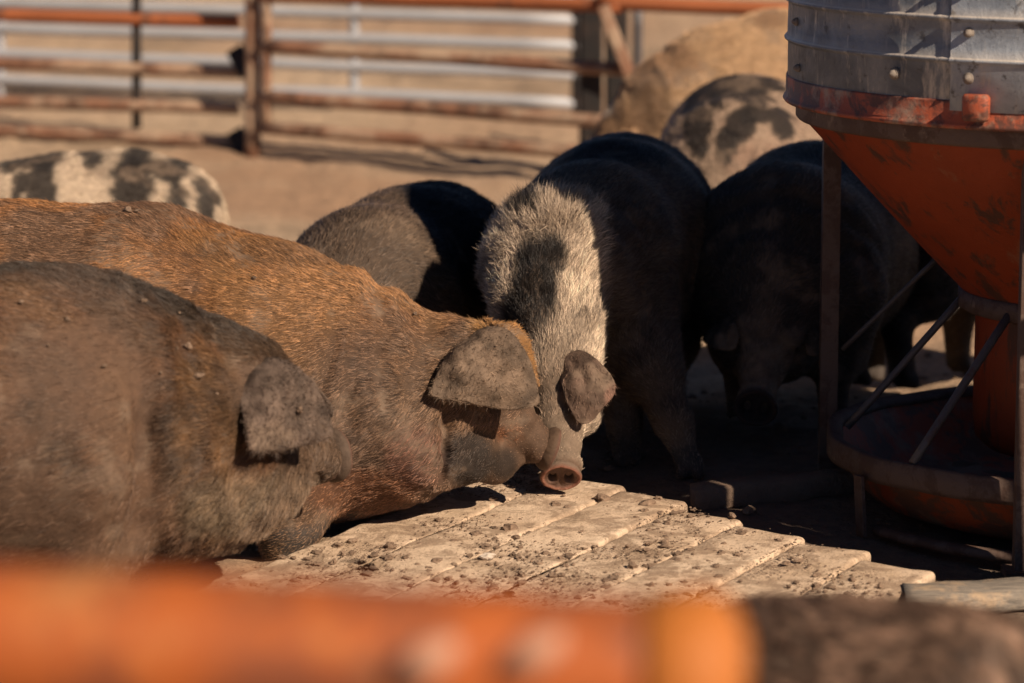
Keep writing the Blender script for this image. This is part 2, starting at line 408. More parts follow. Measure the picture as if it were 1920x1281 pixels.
# orange band, lip, lug
mb = MB(); mb.lathe(FC, [(.715, .975), (.7215, .974), (.7225, .970), (.7225, .931), (.727, .927), (.729, .922), (.725, .917), (.69, .915)], 160)
fpart(mb, "band", M['band'])
mb = MB(); p, n = on_cyl(1836, 216, .735); mb.bar(p - np.array([0, 0, .027]), p + np.array([0, 0, .027]), .056, .026, up=n, bev=.25)
fpart(mb, "lug", M['band'])
mb = MB(); mb.lathe(FC, [(.70, .915), (.700, .912), (.700, .884), (.696, .879), (.680, .876), (.62, .876)], 160)
fpart(mb, "ring_beam", M['iron'])
mb = MB(); mb.lathe(FC, [(.684, .879), (.60, .788), (.50, .68), (.42, .595), (.332, .505), (.322, .495)], 160)
fpart(mb, "cone", M['orange'])
mb = MB(); mb.lathe(FC, [(.322, .503), (.334, .500), (.334, .462), (.322, .456), (.29, .456)], 120)
fpart(mb, "collar", M['iron'])
mb = MB(); mb.lathe(FC, [(.294, .47), (.296, .22), (.290, .17), (.27, .15), (.25, .15), (.248, .2)], 120)
fpart(mb, "feed_tube", M['orange'])
# pan and its heavy rim
mb = MB(); mb.lathe(FC, [(.602, .150), (.585, .125), (.562, .075), (.52, .035), (.45, .012), (.30, .006), (.001, .006),
                         (.001, .022), (.30, .022), (.45, .030), (.505, .052), (.545, .09), (.575, .140), (.592, .158)][::-1], 120)
pan = fpart(mb, "pan", M['pan'])
mb = MB(); k = 140; tt = np.arange(k + 1) * 2 * math.pi / k; rr = []
for t_ in tt:
    rd = 1 + .004 * math.sin(3 * t_) + .006 * math.sin(16 * t_); zz = .003 * math.sin(5 * t_)
    o = [(.586, .162), (.594, .176), (.614, .181), (.621, .176), (.623, .135), (.618, .124), (.606, .124), (.602, .150)]
    rr.append(np.array([[FC[0] + r_ * rd * math.cos(t_), FC[1] + r_ * rd * math.sin(t_), z_ + zz] for r_, z_ in o]))
mb.rings(rr[:-1] + [rr[0]], cap=False)
rim = fpart(mb, "rim", M['iron'], None)
def leg(x, y, z1=.872, ang=0):
    b = MB(); c, s = math.cos(ang), math.sin(ang); base = np.array([x, y, -.0])
    u, v = np.array([c, s, 0]), np.array([-s, c, 0]); wl, th = .040, .005
    o = [(0, 0), (wl, 0), (wl, th), (th, th), (th, wl), (0, wl)]
    r0 = np.array([base + u * p_ + v * q_ for p_, q_ in o]); r1 = r0.copy(); r1[:, 2] = z1
    rs = [r0 + (r1 - r0) * f for f in np.linspace(0, 1, 8)]
    b.rings(rs); b.add([base + u * p_ + v * q_ + np.array([0, 0, h]) for h in (-.012, .003) for p_, q_ in ((-.02, -.02), (.06, -.02), (.06, .06), (-.02, .06))],
                       [[0, 3, 2, 1], [4, 5, 6, 7], [0, 1, 5, 4], [1, 2, 6, 5], [2, 3, 7, 6], [3, 0, 4, 7]])
    return fpart(b, "leg", M['iron'], smooth=False)
gl = G(1548, 880); leg(gl[0] - .015, gl[1], ang=0)
gl2 = G(1914, 1080); l2 = leg(gl2[0] - .013, gl2[1], ang=R(0))
ctr = FC
for src in (gl, gl2):
    q = 2 * FC - src; leg(q[0] - .02, q[1] - .02, ang=0)
def strut(p0, p1, r=.0085, mat='strut'):
    b = MB(); b.tube(np.linspace(p0, p1, 6), r, 10); return fpart(b, "strut", M[mat])
def pol(x, y, z): return FC + np.array([x, y, z])
strut(pol(-.318, .02, .485), pol(-.575, .03, .182)); strut(pol(-.25, -.205, .478), pol(-.475, -.375, .182), .0095)
strut(pol(-.36, .16, .55), pol(-.565, .262, .32), .006)
strut(pol(.02, -.345, .485), pol(.03, -.60, .182)); strut(pol(.30, -.17, .485), pol(.52, -.30, .182)); strut(pol(.0, .345, .485), pol(0, .6, .182)); strut(pol(.33, .12, .485), pol(.57, .2, .182))
# pan feet and the skid they stand on
for dx, dy in ((-.578, -.275), (.25, -.585), (.61, .2), (-.10, .635)):
    b = MB(); tp = FC + np.array([dx * 1.0, dy * 1.0, .135]); bt = FC + np.array([dx * .985, dy * .985, .0])
    b.bar(bt, tp, .032, .010, up=unit(np.array([dx, dy, 0])), bev=.15); fpart(b, "pan_foot", M['iron'], smooth=False)
b = MB(); aa = np.linspace(R(207), R(262), 14)
b.tube([FC + np.array([.60 * math.cos(t_), .60 * math.sin(t_), .014]) for t_ in aa], .017, 8, flat=.8); fpart(b, "skid", M['iron'])
b = MB(); b.tube([pol(-.30, -.36, .08), pol(-.2, -.43, .085), pol(-.12, -.43, .09)], .003, 6); fpart(b, "pan_wire", M['strut'])

# board blocker right of the feeder, unseen: added for its shade and light gap
blocker_root = empty("board_blocker", (1.6, 6.3, 0)); tag(blocker_root, "unseen boards added to cast shade, part of the windbreak standing right of the feeder", "blocker")
def blocker_pt(q, z, D=1.0):      # q = x + y of the ray that grazes it, D = distance in front of the feeder axis
    k = (FC[0] - FC[1]) + D * 2 ** .5; return np.array([(q + k) / 2, (q - k) / 2, z])
edges = [(7.675, 7.844)] + [(7.886 + .17 * k, 7.886 + .17 * k + (.172 if k % 2 else .174)) for k in range(16)]
for i, (q0_, q1_) in enumerate(edges):
    b = MB(); hh = 1.50
    dx_ = np.array([.7071, -.7071, 0]) * (.0101 if i % 2 else -.0101)
    u_ = blocker_pt(q0_, 0) + dx_; v_ = blocker_pt(q1_, 0) + dx_; c_ = (u_ + v_) / 2; c_[2] = -.1; t2 = c_.copy(); t2[2] = hh
    b.bar(c_, t2, np.linalg.norm(v_ - u_), .02, up=(.7071, -.7071, 0), bev=.1); o = b.build("board", M['wood'], None, False)
    o.parent = blocker_root; o.matrix_parent_inverse = mathutils.Matrix.Translation((-1.6, -6.3, 0))
for z0_, z1_ in ((-.1, .56), (1.08, 1.15), (1.30, 1.50)):  # strips closing parts of the gap to shape the light slits
    b = MB(); u_, v_ = blocker_pt(7.82, 0, 1.03), blocker_pt(7.90, 0, 1.03); c_ = (u_ + v_) / 2; c_[2] = z0_; t2 = c_.copy(); t2[2] = z1_
    b.bar(c_, t2, np.linalg.norm(v_ - u_), .016, up=(.7071, -.7071, 0), bev=.05); o = b.build("batten", M['wood'], None, False)
    o.parent = blocker_root; o.matrix_parent_inverse = mathutils.Matrix.Translation((-1.6, -6.3, 0))
# timber beam in the shade and the weathered plank in front
mb = MB(); a_, b_ = G(1296, 942, .0), G(1640, 908, .0)
seg = np.linspace(a_, b_, 16); seg[:, 2] = .016
rr = []
for i, c_ in enumerate(seg):
    o = np.array([(0, -.03, -.03), (0, .03, -.03), (0, .034, -.022), (0, .034, .016), (0, .026, .023), (0, -.026, .023), (0, -.034, .016), (0, -.034, -.022)])
    q = c_ + o; q += (fbm(q, 14, 3, 8)[:, None] - .5) * .016; rr.append(q)
mb.rings(rr); tag(mb.build("timber_beam", M["darkwood"]), "dark timber beam lying on the ground in the shade beside the feeder leg", "timber")
mb = MB(); a_, b_ = G(1695, 1125, .02), G(2100, 1098, .02); rr = []
for i, c_ in enumerate(np.linspace(a_, b_, 26)):
    wd = .055
    o = np.array([(0, -wd, -.022), (0, wd, -.022), (0, wd + .004, -.014), (0, wd + .003, .012), (0, wd - .006, .018), (0, 0, .0195), (0, -wd + .006, .018), (0, -wd - .003, .012), (0, -wd - .004, -.014)])
    q = c_ + o; q += (fbm(q, 18, 3, 18)[:, None] - .5) * .012; rr.append(q)
mb.rings(rr); tag(mb.build("plank", M['wood']), "weathered grey plank at the near foot of the feeder, half in the sun", "plank")

# ------------------------------------------------------------------ pens behind
def wavy(p0, p1, n=14, amp=.006, seed=0):
    t = np.linspace(0, 1, n)[:, None]; p = p0 + (p1 - p0) * t
    p[:, 2] += (fbm(p, 1.5, 2, seed) - .5) * 2 * amp; return p
def rail(p0, p1, r, mat, parent, seed=0, name="rail"):
    b = MB(); b.tube(wavy(np.asarray(p0), np.asarray(p1), seed=seed), r, 12); return b.build(name, M[mat], parent)
def gpost(p0, p1, r, mat, parent, name="upright"):
    b = MB(); b.tube(np.linspace(p0, p1, 6), r, 12); return b.build(name, M[mat], parent)
def boxpost(p0, p1, w_, mat, parent, name="post"):
    b = MB(); b.bar(p0, p1, w_, w_, up=(0, 1, 0)); return b.build(name, M[mat], parent, False)
def gate(name, label, x0, Y0, x1, Y1, ys0, ys1, mat, r, uprights, topmats=None, cat="gate"):
    g = empty(name); tag(g, label, cat, "pipe gates of the pens behind the pigs")
    for i, (a, b) in enumerate(zip(ys0, ys1)):
        rail(P(x0, a, Y0), P(x1, b, Y1), r, (topmats or {}).get(i, mat), g, i)
    for (px, ya, yb, rr_, mt) in uprights:
        f = (px - x0) / (x1 - x0); Y = Y0 + (Y1 - Y0) * f
        gpost(P(px, ya, Y), P(px, yb, Y), rr_, mt, g)
    return g
gate("pipe_gate", "rusty brown pipe gate to the right of the round rusty post", 492, 13.0, 1165, 12.32,
     (-78, -8, 86, 180, 238), (-62, 12, 131, 231, 290), 'rustpipe', .026, [(500, -80, 250, .02, 'rustpipe')], {0: 'orangepipe', 1: 'orangepipe'})
gate("pipe_gate", "rusty pipe gate with a bright orange rail left of the round rusty post", -260, 13.7, 446, 13.2,
     (-70, 22, 113, 182, 234), (-50, 40, 134, 204, 266), 'rustpipe', .026, [(256, -70, 240, .019, 'dark'), (-200, -70, 260, .019, 'dark')], {1: 'orangepipe'})
gate("pipe_gate", "pale galvanised pipe gate standing behind the rusty gates", -260, 14.8, 1086, 14.0,
     (-44, -1, 44, 92, 138, 198), (-10, 38, 86, 140, 194, 247), 'galvpipe', .023, [(664, -60, 236, .021, 'galvpipe'), (0, -60, 215, .02, 'galvpipe'), (1082, -30, 262, .024, 'dark')])
# top rail that runs on to the right past the post
t_ = empty("pipe_rail"); tag(t_, "single orange top rail running right from the dark posts above the pigs", "rail")
rail(P(1120, 4, 12.35), P(1560, 22, 12.1), .027, 'orangepipe', t_, 7)
def post_thing(px, ya, yb, Y, w_, mat, label, round_=False, cap=True):
    a, b = P(px, yb, Y), P(px, ya, Y); a = a.copy(); a[2] = gz(a[0], a[1]) - .05
    m_ = MB()
    if round_: m_.tube(np.linspace(a, b, 8), w_ / 2, 16)
    else: m_.bar(a, b, w_, w_, up=(0, 1, 0))
    tag(m_.build("fence_post", M[mat], None, round_), label, "post", "posts of the pens behind the pigs")
post_thing(474, -80, 290, 13.05, .062, 'rustpipe', "round rusty post between the two rusty gates", True)
post_thing(1108, 8, 240, 12.6, .085, 'dark', "left one of the two dark square posts where the gates end")
post_thing(1156, 8, 200, 12.9, .085, 'dark', "right one of the two dark square posts, behind the slanted brace")
post_thing(1196, 6, 190, 13.0, .040, 'strut', "slim grey post right of the slanted rusty brace", True)
m_ = MB(); m_.bar(P(1130, 12, 12.28), P(1180, 140, 12.28), .045, .045, up=(0, 1, 0)); tag(m_.build("brace", M['rustpipe'], None, False), "slanted rusty brace leaning below the orange top rail", "brace")
# hinge plates beside the round post
for i, (py, lb) in enumerate(((118, "upper dark hinge plate on the left side of the round rusty post"), (272, "lower dark hinge plate at the foot of the round rusty post"))):
    m_ = MB(); m_.bar(P(440, py - 26, 13.15), P(466, py + 22, 13.1), .07, .03, up=(0, 1, 0)); tag(m_.build("hinge_plate", M['dark'], None, False), lb, "hinge")
# orange gate the photographer leans over
ng = empty("near_gate"); tag(ng, "bright orange pipe rail of the nearest gate, far out of focus along the bottom", "gate")
a_, b_ = P(-900, 1150, 2.45), P(1320, 1276, 2.40)
rail(a_, b_, .060, 'nearpipe', ng, 3)
m_ = MB(); c_ = P(1290, 1275, 2.40); e_ = c_ + np.array([.028, 0, -.001])
m_.tube([c_ - np.array([.034, 0, 0]), c_ - np.array([.031, 0, 0]), c_ + np.array([.018, 0, 0]), c_ + np.array([.030, 0, 0]), e_ + np.array([.012, 0, 0]), e_ + np.array([.014, 0, 0])], [.060, .066, .066, .058, .036, .004], 24)
m_.build("end_cap", M['capframe'], ng)
for sx_, sy_, sr_ in ((800, 1238, .020), (1000, 1225, .018)):
    q_ = P(sx_, sy_, 2.345); m_ = MB(); m_.tube([q_ + np.array([-.024, .012, -.014]), q_ + np.array([-.016, .004, -.010]), q_, q_ + np.array([.016, .004, .008]), q_ + np.array([.022, .012, .012])], [.002, sr_ * .5, sr_ * .75, sr_ * .5, .002], 14); m_.build('pale_dab', M['dab'], ng)  # pale raised spots on the rail
for x_ in (-.42, .06):
    gpost(np.array([x_, 2.42, 0]), np.array([x_, 2.42, a_[2] - .02]), .022, 'nearpipe', ng)
for z_ in (.35, .62, .88, 1.1):
    rail(np.array([a_[0], 2.42, z_]), np.array([.085, 2.42, z_]), .02, 'nearpipe', ng, 4)

# ------------------------------------------------------------------ pigs: one smooth skin grown round a skeleton, then bristles
def sd_cone(p, a, b, ra, rb):
    ab = b - a; L = ab @ ab + 1e-12; h = np.clip((p - a) @ ab / L, 0, 1)
    return np.linalg.norm(p - a - h[:, None] * ab, axis=1) - (ra + (rb - ra) * h)
def sd_ell(p, c, ax, r):
    q = (p - c) @ ax.T; k0 = np.linalg.norm(q / r, axis=1); k1 = np.linalg.norm(q / (r * r), axis=1)
    return k0 * (k0 - 1) / (k1 + 1e-9)
class Sculpt:
    def __init__(s): s.p = []
    def cone(s, a, b, ra, rb, k=.04, op=1):
        a, b = np.asarray(a, float), np.asarray(b, float); m = max(ra, rb)
        s.p.append((op, k, np.minimum(a, b) - m, np.maximum(a, b) + m, lambda q: sd_cone(q, a, b, ra, rb)))
    def ell(s, c, r, ax=np.eye(3), k=.04, op=1):
        c, r = np.asarray(c, float), np.asarray(r, float); m = r.max()
        s.p.append((op, k, c - m, c + m, lambda q: sd_ell(q, c, ax, r)))
    def field(s, q, lo=None):
        f = np.ones(len(q))
        for op, k, b0, b1, fn in s.p:
            mg = k + .035; ins = np.all((q > b0 - mg) & (q < b1 + mg), axis=1)
            if not ins.any(): continue
            d = fn(q[ins]); a = f[ins]
            if op > 0: h = np.clip(.5 + .5 * (a - d) / k, 0, 1); f[ins] = a * (1 - h) + d * h - k * h * (1 - h)
            else: h = np.clip(.5 - .5 * (a + d) / k, 0, 1); f[ins] = a * (1 - h) - d * h + k * h * (1 - h)
        return f
    def mesh(s, h, lump=.004, seed=0):
        pos = [p for p in s.p if p[0] > 0]
        b0 = np.min([p[2] for p in pos], 0) - 3 * h - .01; b1 = np.max([p[3] for p in pos], 0) + 3 * h + .01
        n = np.ceil((b1 - b0) / h).astype(int) + 1
        ax = [b0[i] + h * np.arange(n[i]) for i in range(3)]
        F = np.empty(n)
        YY_, ZZ_ = np.meshgrid(ax[1], ax[2], indexing='ij'); yz = np.stack([YY_.ravel(), ZZ_.ravel()], 1)
        for i0 in range(0, n[0], 24):
            xs_ = ax[0][i0:i0 + 24]
            q = np.concatenate([np.repeat(xs_, len(yz))[:, None], np.tile(yz, (len(xs_), 1))], 1)
            F[i0:i0 + 24] = s.field(q).reshape(len(xs_), n[1], n[2])
        near = np.abs(F) < 2.5 * h
        ii = np.argwhere(near); q = b0 + ii * h
        F[near] -= (fbm(q, 3.6, 2, seed + 7) - .5) * 4.5 * lump + (fbm(q, 9, 2, seed) - .5) * 2 * lump + (fbm(q, 26, 2, seed + 3) - .5) * lump
        S = F < 0
        cs = sum(S[a:n[0] - 1 + a, b:n[1] - 1 + b, c:n[2] - 1 + c].astype(np.int8) for a in (0, 1) for b in (0, 1) for c in (0, 1))
        act = (cs > 0) & (cs < 8); cells = np.argwhere(act)
        idx_ = -np.ones(act.shape, np.int64); idx_[act] = np.arange(len(cells))
        acc = np.zeros((len(cells), 3)); cnt = np.zeros(len(cells))
        for d in range(3):
            o = [k for k in range(3) if k != d]
            for u in (0, 1):
                for v in (0, 1):
                    c0 = np.zeros(3, int); c0[o[0]] = u; c0[o[1]] = v; c1 = c0.copy(); c1[d] = 1
                    g0, g1 = cells + c0, cells + c1; f0 = F[tuple(g0.T)]; f1 = F[tuple(g1.T)]
                    m = (f0 < 0) != (f1 < 0); t = np.where(m, f0 / (f0 - f1 + 1e-12), 0)
                    pp = g0 + t[:, None] * (g1 - g0); acc[m] += pp[m]; cnt[m] += 1
        V = b0 + h * acc / cnt[:, None]; quads = []
        for d in range(3):
            o1, o2 = (d + 1) % 3, (d + 2) % 3
            sl0 = [slice(None)] * 3; sl1 = [slice(None)] * 3; sl0[d] = slice(0, -1); sl1[d] = slice(1, None)
            A = S[tuple(sl0)]; B = S[tuple(sl1)]; ed = np.argwhere(A != B)
            ed = ed[(ed[:, o1] > 0) & (ed[:, o2] > 0) & (ed[:, o1] < n[o1] - 1) & (ed[:, o2] < n[o2] - 1)]
            flip = S[tuple(ed.T)]
            e1 = np.zeros(3, int); e1[o1] = 1; e2 = np.zeros(3, int); e2[o2] = 1
            qd = np.stack([idx_[tuple((ed - e1 - e2).T)], idx_[tuple((ed - e2).T)], idx_[tuple(ed.T)], idx_[tuple((ed - e1).T)]], 1)
            qd[~flip] = qd[~flip][:, ::-1]; quads.append(qd)
        Q = np.concatenate(quads)
        E = np.concatenate([Q[:, [0, 1]], Q[:, [1, 2]], Q[:, [2, 3]], Q[:, [3, 0]]])
        for w_ in (.5, -.45, .5):                        # smooth without shrinking
            a_ = np.zeros_like(V); c_ = np.zeros(len(V))
            np.add.at(a_, E[:, 0], V[E[:, 1]]); np.add.at(c_, E[:, 0], 1); V = V + w_ * (a_ / np.maximum(c_, 1)[:, None] - V)
        return V, Q

def ear_sheet(A, B, T, nrm, bulge, ca=(.5, .12), cb=(.5, .12), droop=0, th=.007, n=26, seed=0, tipw=.22, curl=.0, corners=None, rs=.86, ctrl=None):
    """a thick curved flap: root from A (rear/lower) to B (front/upper), tip T, bulging along nrm"""
    A, B, T, nrm = (np.asarray(x, float) for x in (A, B, T, nrm)); nrm = unit(nrm)
    L = np.linalg.norm((A + B) / 2 - T); axd = unit(T - (A + B) / 2); cr = unit(np.cross(nrm, axd))
    if cr @ (A - B) < 0: cr = -cr
    TA, TB = T + cr * L * tipw, T - cr * L * tipw
    if corners is not None: TA, TB = np.asarray(corners[0], float), np.asarray(corners[1], float)
    CA = A * (1 - ca[0]) + TA * ca[0] + cr * L * ca[1]; CB = B * (1 - cb[0]) + TB * cb[0] - cr * L * cb[1]
    if ctrl is not None: CA, CB = np.asarray(ctrl[0], float), np.asarray(ctrl[1], float)
    u = np.linspace(0, 1, n); v = 1 - (1 - np.linspace(0, 1, n)) ** 1.15
    U, Vv = np.meshgrid(u, v); U, Vv = U.ravel()[:, None], Vv.ravel()[:, None]
    ea = (1 - Vv) ** 2 * A + 2 * Vv * (1 - Vv) * CA + Vv ** 2 * TA; eb = (1 - Vv) ** 2 * B + 2 * Vv * (1 - Vv) * CB + Vv ** 2 * TB
    rnd = np.sqrt(np.clip(1 - np.clip((Vv - rs) / (1 - rs), 0, 1) ** 2, 0, 1))      # rounds the tip
    mid = (ea + eb) / 2; s_ = (U - .5) * 2 * (rnd * .5 + .5 if corners is not None else rnd * .97 + .03)
    p = mid + (ea - eb) / 2 * s_
    p += nrm * (bulge * np.sin(np.pi * np.clip(Vv * .9 + .1, 0, 1)) * (1 - s_ ** 2 * .7)) + nrm * curl * (np.abs(s_) ** 3) * Vv
    p += nrm * ((fbm(p, 16, 3, seed)[:, None] - .5) * .034 + (fbm(p, 50, 3, seed + 1)[:, None] - .5) * .010)
    p += nrm * (np.sin(U * 17 + 5 * fbm(p, 8, 2, seed + 2)[:, None]) * .0035 * np.sin(np.pi * Vv) + np.abs(np.sin(Vv * 7 + U * 3)) * .004)
    p[:, 2:3] -= droop * Vv ** 2
    g = p.reshape(n, n, 3); nn_ = unit(np.cross(np.gradient(g, axis=1), np.gradient(g, axis=0)))
    if (nn_.reshape(-1, 3).mean(0) @ nrm) < 0: nn_ = -nn_; flip = True
    else: flip = False
    thv = (th * (1 - .5 * Vv) * (1 - .65 * (2 * U - 1) ** 4)).reshape(n, n, 1)
    top = (g + nn_ * thv).reshape(-1, 3); bot = (g - nn_ * thv).reshape(-1, 3); ix = np.arange(n * n).reshape(n, n)
    q1 = np.stack([ix[:-1, :-1], ix[:-1, 1:], ix[1:, 1:], ix[1:, :-1]], -1).reshape(-1, 4); q2 = q1[:, ::-1] + n * n
    rim_ = np.concatenate([ix[0, :-1], ix[:-1, -1], ix[-1, :0:-1], ix[:0:-1, 0]]); r2 = np.roll(rim_, -1)
    q3 = np.stack([rim_, rim_ + n * n, r2 + n * n, r2], 1)
    Q = np.concatenate([q1, q2, q3]); 
    if not flip: pass
    else: Q = Q[:, ::-1]
    V = np.concatenate([top, bot]); c = V[Q]; fn = np.cross(c[:, 1] - c[:, 0], c[:, 2] - c[:, 0])
    if (fn[:len(q1)] @ nrm).mean() < 0: Q = Q[:, ::-1]
    return V, Q

def snout_disc(c, ax, a, b, seed=0):
    """the flat end of a snout: raised rim, dished face, two nostrils; ax = (out, up, side)"""
    nr, na = 34, 72; rho = np.concatenate([np.linspace(0.02, 1, nr - 8), 1 + np.linspace(.03, .20, 8)]); th = np.arange(na) * 2 * math.pi / na
    Rr, Th = np.meshgrid(rho, th, indexing='ij'); sx = np.minimum(Rr, 1.0) * np.cos(Th) * a; sy = np.minimum(Rr, 1.0) * np.sin(Th) * b
    top = np.where(np.sin(Th) > 0, 1 + .10 * np.sin(Th), 1); sy = sy * top
    z = .0045 * np.exp(-((Rr - .90) / .10) ** 2) - .0035 * (1 - Rr ** 2).clip(0, 1) - .0016 * np.exp(-(sx / (a * .08)) ** 2)
    for sg in (-1, 1):
        dd = np.hypot((sx - sg * a * .40) / (a * .20), (sy + b * .02) / (b * .34)); z = z - .017 * np.exp(-dd ** 3.2) + .0022 * np.exp(-((dd - 1.45) / .30) ** 2)
    back = (Rr - 1).clip(0, 9); z = z - back * .11; bt = back / .2; k_ = 1 + .05 * np.sin(np.pi * np.minimum(bt, 1)) - .20 * bt ** 2; sx, sy = sx * np.where(Rr > 1, k_, 1), sy * np.where(Rr > 1, k_, 1)
    p = c + z[..., None] * ax[0] + sy[..., None] * ax[1] + sx[..., None] * ax[2]; p = p.reshape(-1, 3)
    p = p + (fbm(p, 60, 3, seed)[:, None] - .5) * .0035
    ix = np.arange(nr * na).reshape(nr, na); i2 = np.roll(ix, -1, 1)
    Q = np.stack([ix[:-1], ix[1:], i2[1:], i2[:-1]], -1).reshape(-1, 4)
    cc = p[Q]; fn = np.cross(cc[:, 1] - cc[:, 0], cc[:, 2] - cc[:, 0])
    if (fn[:len(Q) // 2] @ ax[0]).mean() < 0: Q = Q[:, ::-1]
    dark = np.zeros(nr * na)
    for sg in (-1, 1): dark = np.maximum(dark, np.exp(-np.hypot((sx - sg * a * .40) / (a * .20), (sy + b * .02) / (b * .34)) ** 4).ravel())
    rimw = (np.exp(-((Rr - .90) / .10) ** 2)).ravel() + 1j * (sstep(1.0, 1.06, Rr)).ravel()
    return p, Q, dark, rimw
def frame(f, upish):
    f = unit(f); s = unit(np.cross(f, upish)); u = np.cross(s, f); return f, u, s

def pig(label, spine, head, legs=(), h=.011, coat=None, hairs=20000, hlen=.028, hrad=.00042, ears=None, lift=.21, group=None,
        lump=.004, seed=0, tail=None, blobs=(), eyes=False, k_head=.05, zone_len=None, erect=None, flowdown=.5, skin_mul=.55, crumbs=None, var=1.0, jaw=1.0, cull=True, mz=1.0, dsz=1.0, tiltd=18, snoutc=(.15, .085, .06), cuts=(), tone=.72):
    """spine: [(point, radius)] rump to neck; head: dict(o, f, u, k) or None; legs: [[(point, radius)...]...]"""
    S = Sculpt()
    sp = [(np.asarray(p, float), r) for p, r in spine]
    for (a, ra), (b, rb) in zip(sp, sp[1:]): S.cone(a, b, ra, rb, k=.07)
    fl = [p for p, r in sp]
    if head:
        k = head['k']; o = np.asarray(head['o'], float); f, u, s = frame(head['f'], head['u']); ax = np.stack([f, u, s])
        lng = head.get('lf', 1); wd = head.get('wd', 1); H = lambda a, b, c: o + k * (a * lng * f + b * u + c * s)
        S.cone(sp[-1][0], H(-.02, -.01, 0), sp[-1][1], .115 * k, k=.07)
        S.ell(H(-.01, -.005, 0), np.array([.14, .115, .115 * wd]) * k, ax, k=.05)
        ae = .286 - (.052 * mz + .013) / lng
        S.cone(H(.04, .015, 0), H(ae, -.010, 0), .090 * k, .0485 * k * mz, k=.035)
        fN = unit(f * math.cos(R(tiltd)) + u * math.sin(R(tiltd))); axN = np.stack([fN, np.cross(s, fN), s]); cN = H(.288, -.010, 0)
        S.ell(cN - fN * (.028 if tiltd < 12 else .018) * k, np.array([.009, .048 * mz * dsz, .055 * mz * dsz]) * k, axN, k=.012); S.ell(cN - fN * .036 * k, np.array([.020, .050 * mz, .055 * mz]) * k, axN, k=.015); snd = (cN + fN * .004 * k, np.stack([fN, np.cross(s, fN), s]), .056 * mz * k * dsz, .049 * mz * k * dsz)
        S.cone(H(0, -.075, 0), H(min(.215, ae), -.060, 0), .078 * k * jaw, .036 * k * mz, k=.03)
        for sg in (-1, 1):
            S.ell(H(-.045, -.075, .065 * sg * wd), np.array([.12, .10, .07 * wd]) * k * jaw, ax, k=.05)
            S.ell(H(.045, -.03, .07 * sg * wd), np.array([.07, .06, .045]) * k, ax, k=.03)
            S.ell(H(.075, .062, .05 * sg), np.array([.035, .022, .03]) * k, ax, k=.03)
            S.ell(H(-.035, .07, .075 * sg), np.array([.05, .04, .04]) * k, ax, k=.03)
            S.ell(H(.098, .030, .088 * sg * wd), np.array([.022, .014, .022]) * k, ax, k=.012, op=-1)
            S.cone(H(.255, -.050, .030 * sg), H(.11, -.050, .074 * sg), .005 * k, .007 * k, k=.012, op=-1)
        fl += [o, H(.30, -.01, 0)]
    for lg in legs:
        lg = [(np.asarray(p, float), r) for p, r in lg]
        for i, ((a, ra), (b, rb)) in enumerate(zip(lg, lg[1:])): S.cone(a, b, ra, rb, k=.06 if i == 0 else .025)
        a, ra = lg[-1]
        fx = unit(np.array([lg[-1][0][0] - lg[0][0][0], lg[-1][0][1] - lg[0][0][1] - .001, 0])) if head is None else unit(np.array([head['f'][0], head['f'][1], 0]))
        sd = np.array([-fx[1], fx[0], 0])
        for sg in (-1, 1):
            S.cone(a + sd * .016 * sg + np.array([0, 0, .01]), a + fx * .028 + sd * .018 * sg - np.array([0, 0, ra * .5]), .022, .018, k=.006)
    for (c_, r_, kk) in blobs: S.ell(c_, np.asarray(r_, float) * np.ones(3), k=kk)
    if tail:
        for (a, b) in zip(tail, tail[1:]): S.cone(a, b, .010, .008, k=.015)
    for (a_, b_, r_, kk) in cuts: S.cone(a_, b_, r_, r_ * .6, k=kk, op=-1)
    V, Q = S.mesh(h, lump, seed); zone = np.zeros(len(Q), np.int8)
    for e in (ears(H) if (ears and head) else []):
        V2, Q2 = ear_sheet(**e); Q = np.concatenate([Q, Q2 + len(V)]); V = np.concatenate([V, V2]); zone = np.concatenate([zone, np.ones(len(Q2), np.int8)])
    nb = len(V); dk_ = rw_ = None
    if head:
        V2, Q2, dk_, rw_ = snout_disc(*snd, seed=seed); Q = np.concatenate([Q, Q2 + len(V)]); V = np.concatenate([V, V2]); zone = np.concatenate([zone, np.full(len(Q2), 2, np.int8)])
    me = bpy.data.meshes.new("pig"); me.from_pydata(V.tolist(), [], Q.tolist()); me.update()
    VN = np.zeros(len(V) * 3); me.vertices.foreach_get('normal', VN); VN = VN.reshape(-1, 3)
    if head:
        rl = (V - o) / k; a_, b_, c_ = rl @ f / lng, rl @ u, rl @ s; wn = fbm(V, 9, 3, seed + 15); nearh = (np.abs(c_) < .26) * (np.abs(b_) < .3)
        dsp = .0021 * np.sin(a_ * 150 + wn * 9) * sstep(.08, .13, a_) * sstep(.275, .24, a_) * sstep(-.04, .01, b_)
        dsp += .0045 * np.sin(a_ * 62 + wn * 10 + b_ * 9) * sstep(-.38, -.26, a_) * sstep(-.04, -.12, a_)
        dsp += .0022 * (np.sin(b_ * 110 + wn * 8) * sstep(-.03, .02, a_) * sstep(.2, .14, a_) * (b_ < .0))
        dsp = dsp * nearh; dsp[nb:] = 0
        ev_ = np.zeros(len(V)); ev_[Q[zone == 1].ravel()] = 1; dsp = dsp * (1 - ev_)
        V = V + VN * dsp[:, None]; me.vertices.foreach_set('co', V.ravel()); me.update(); VN = np.zeros(len(V) * 3); me.vertices.foreach_get('normal', VN); VN = VN.reshape(-1, 3)
    # coat colours
    vz = np.zeros(len(V)); vz[Q[zone == 1].ravel()] = 1
    hd = np.full(len(V), 9.)
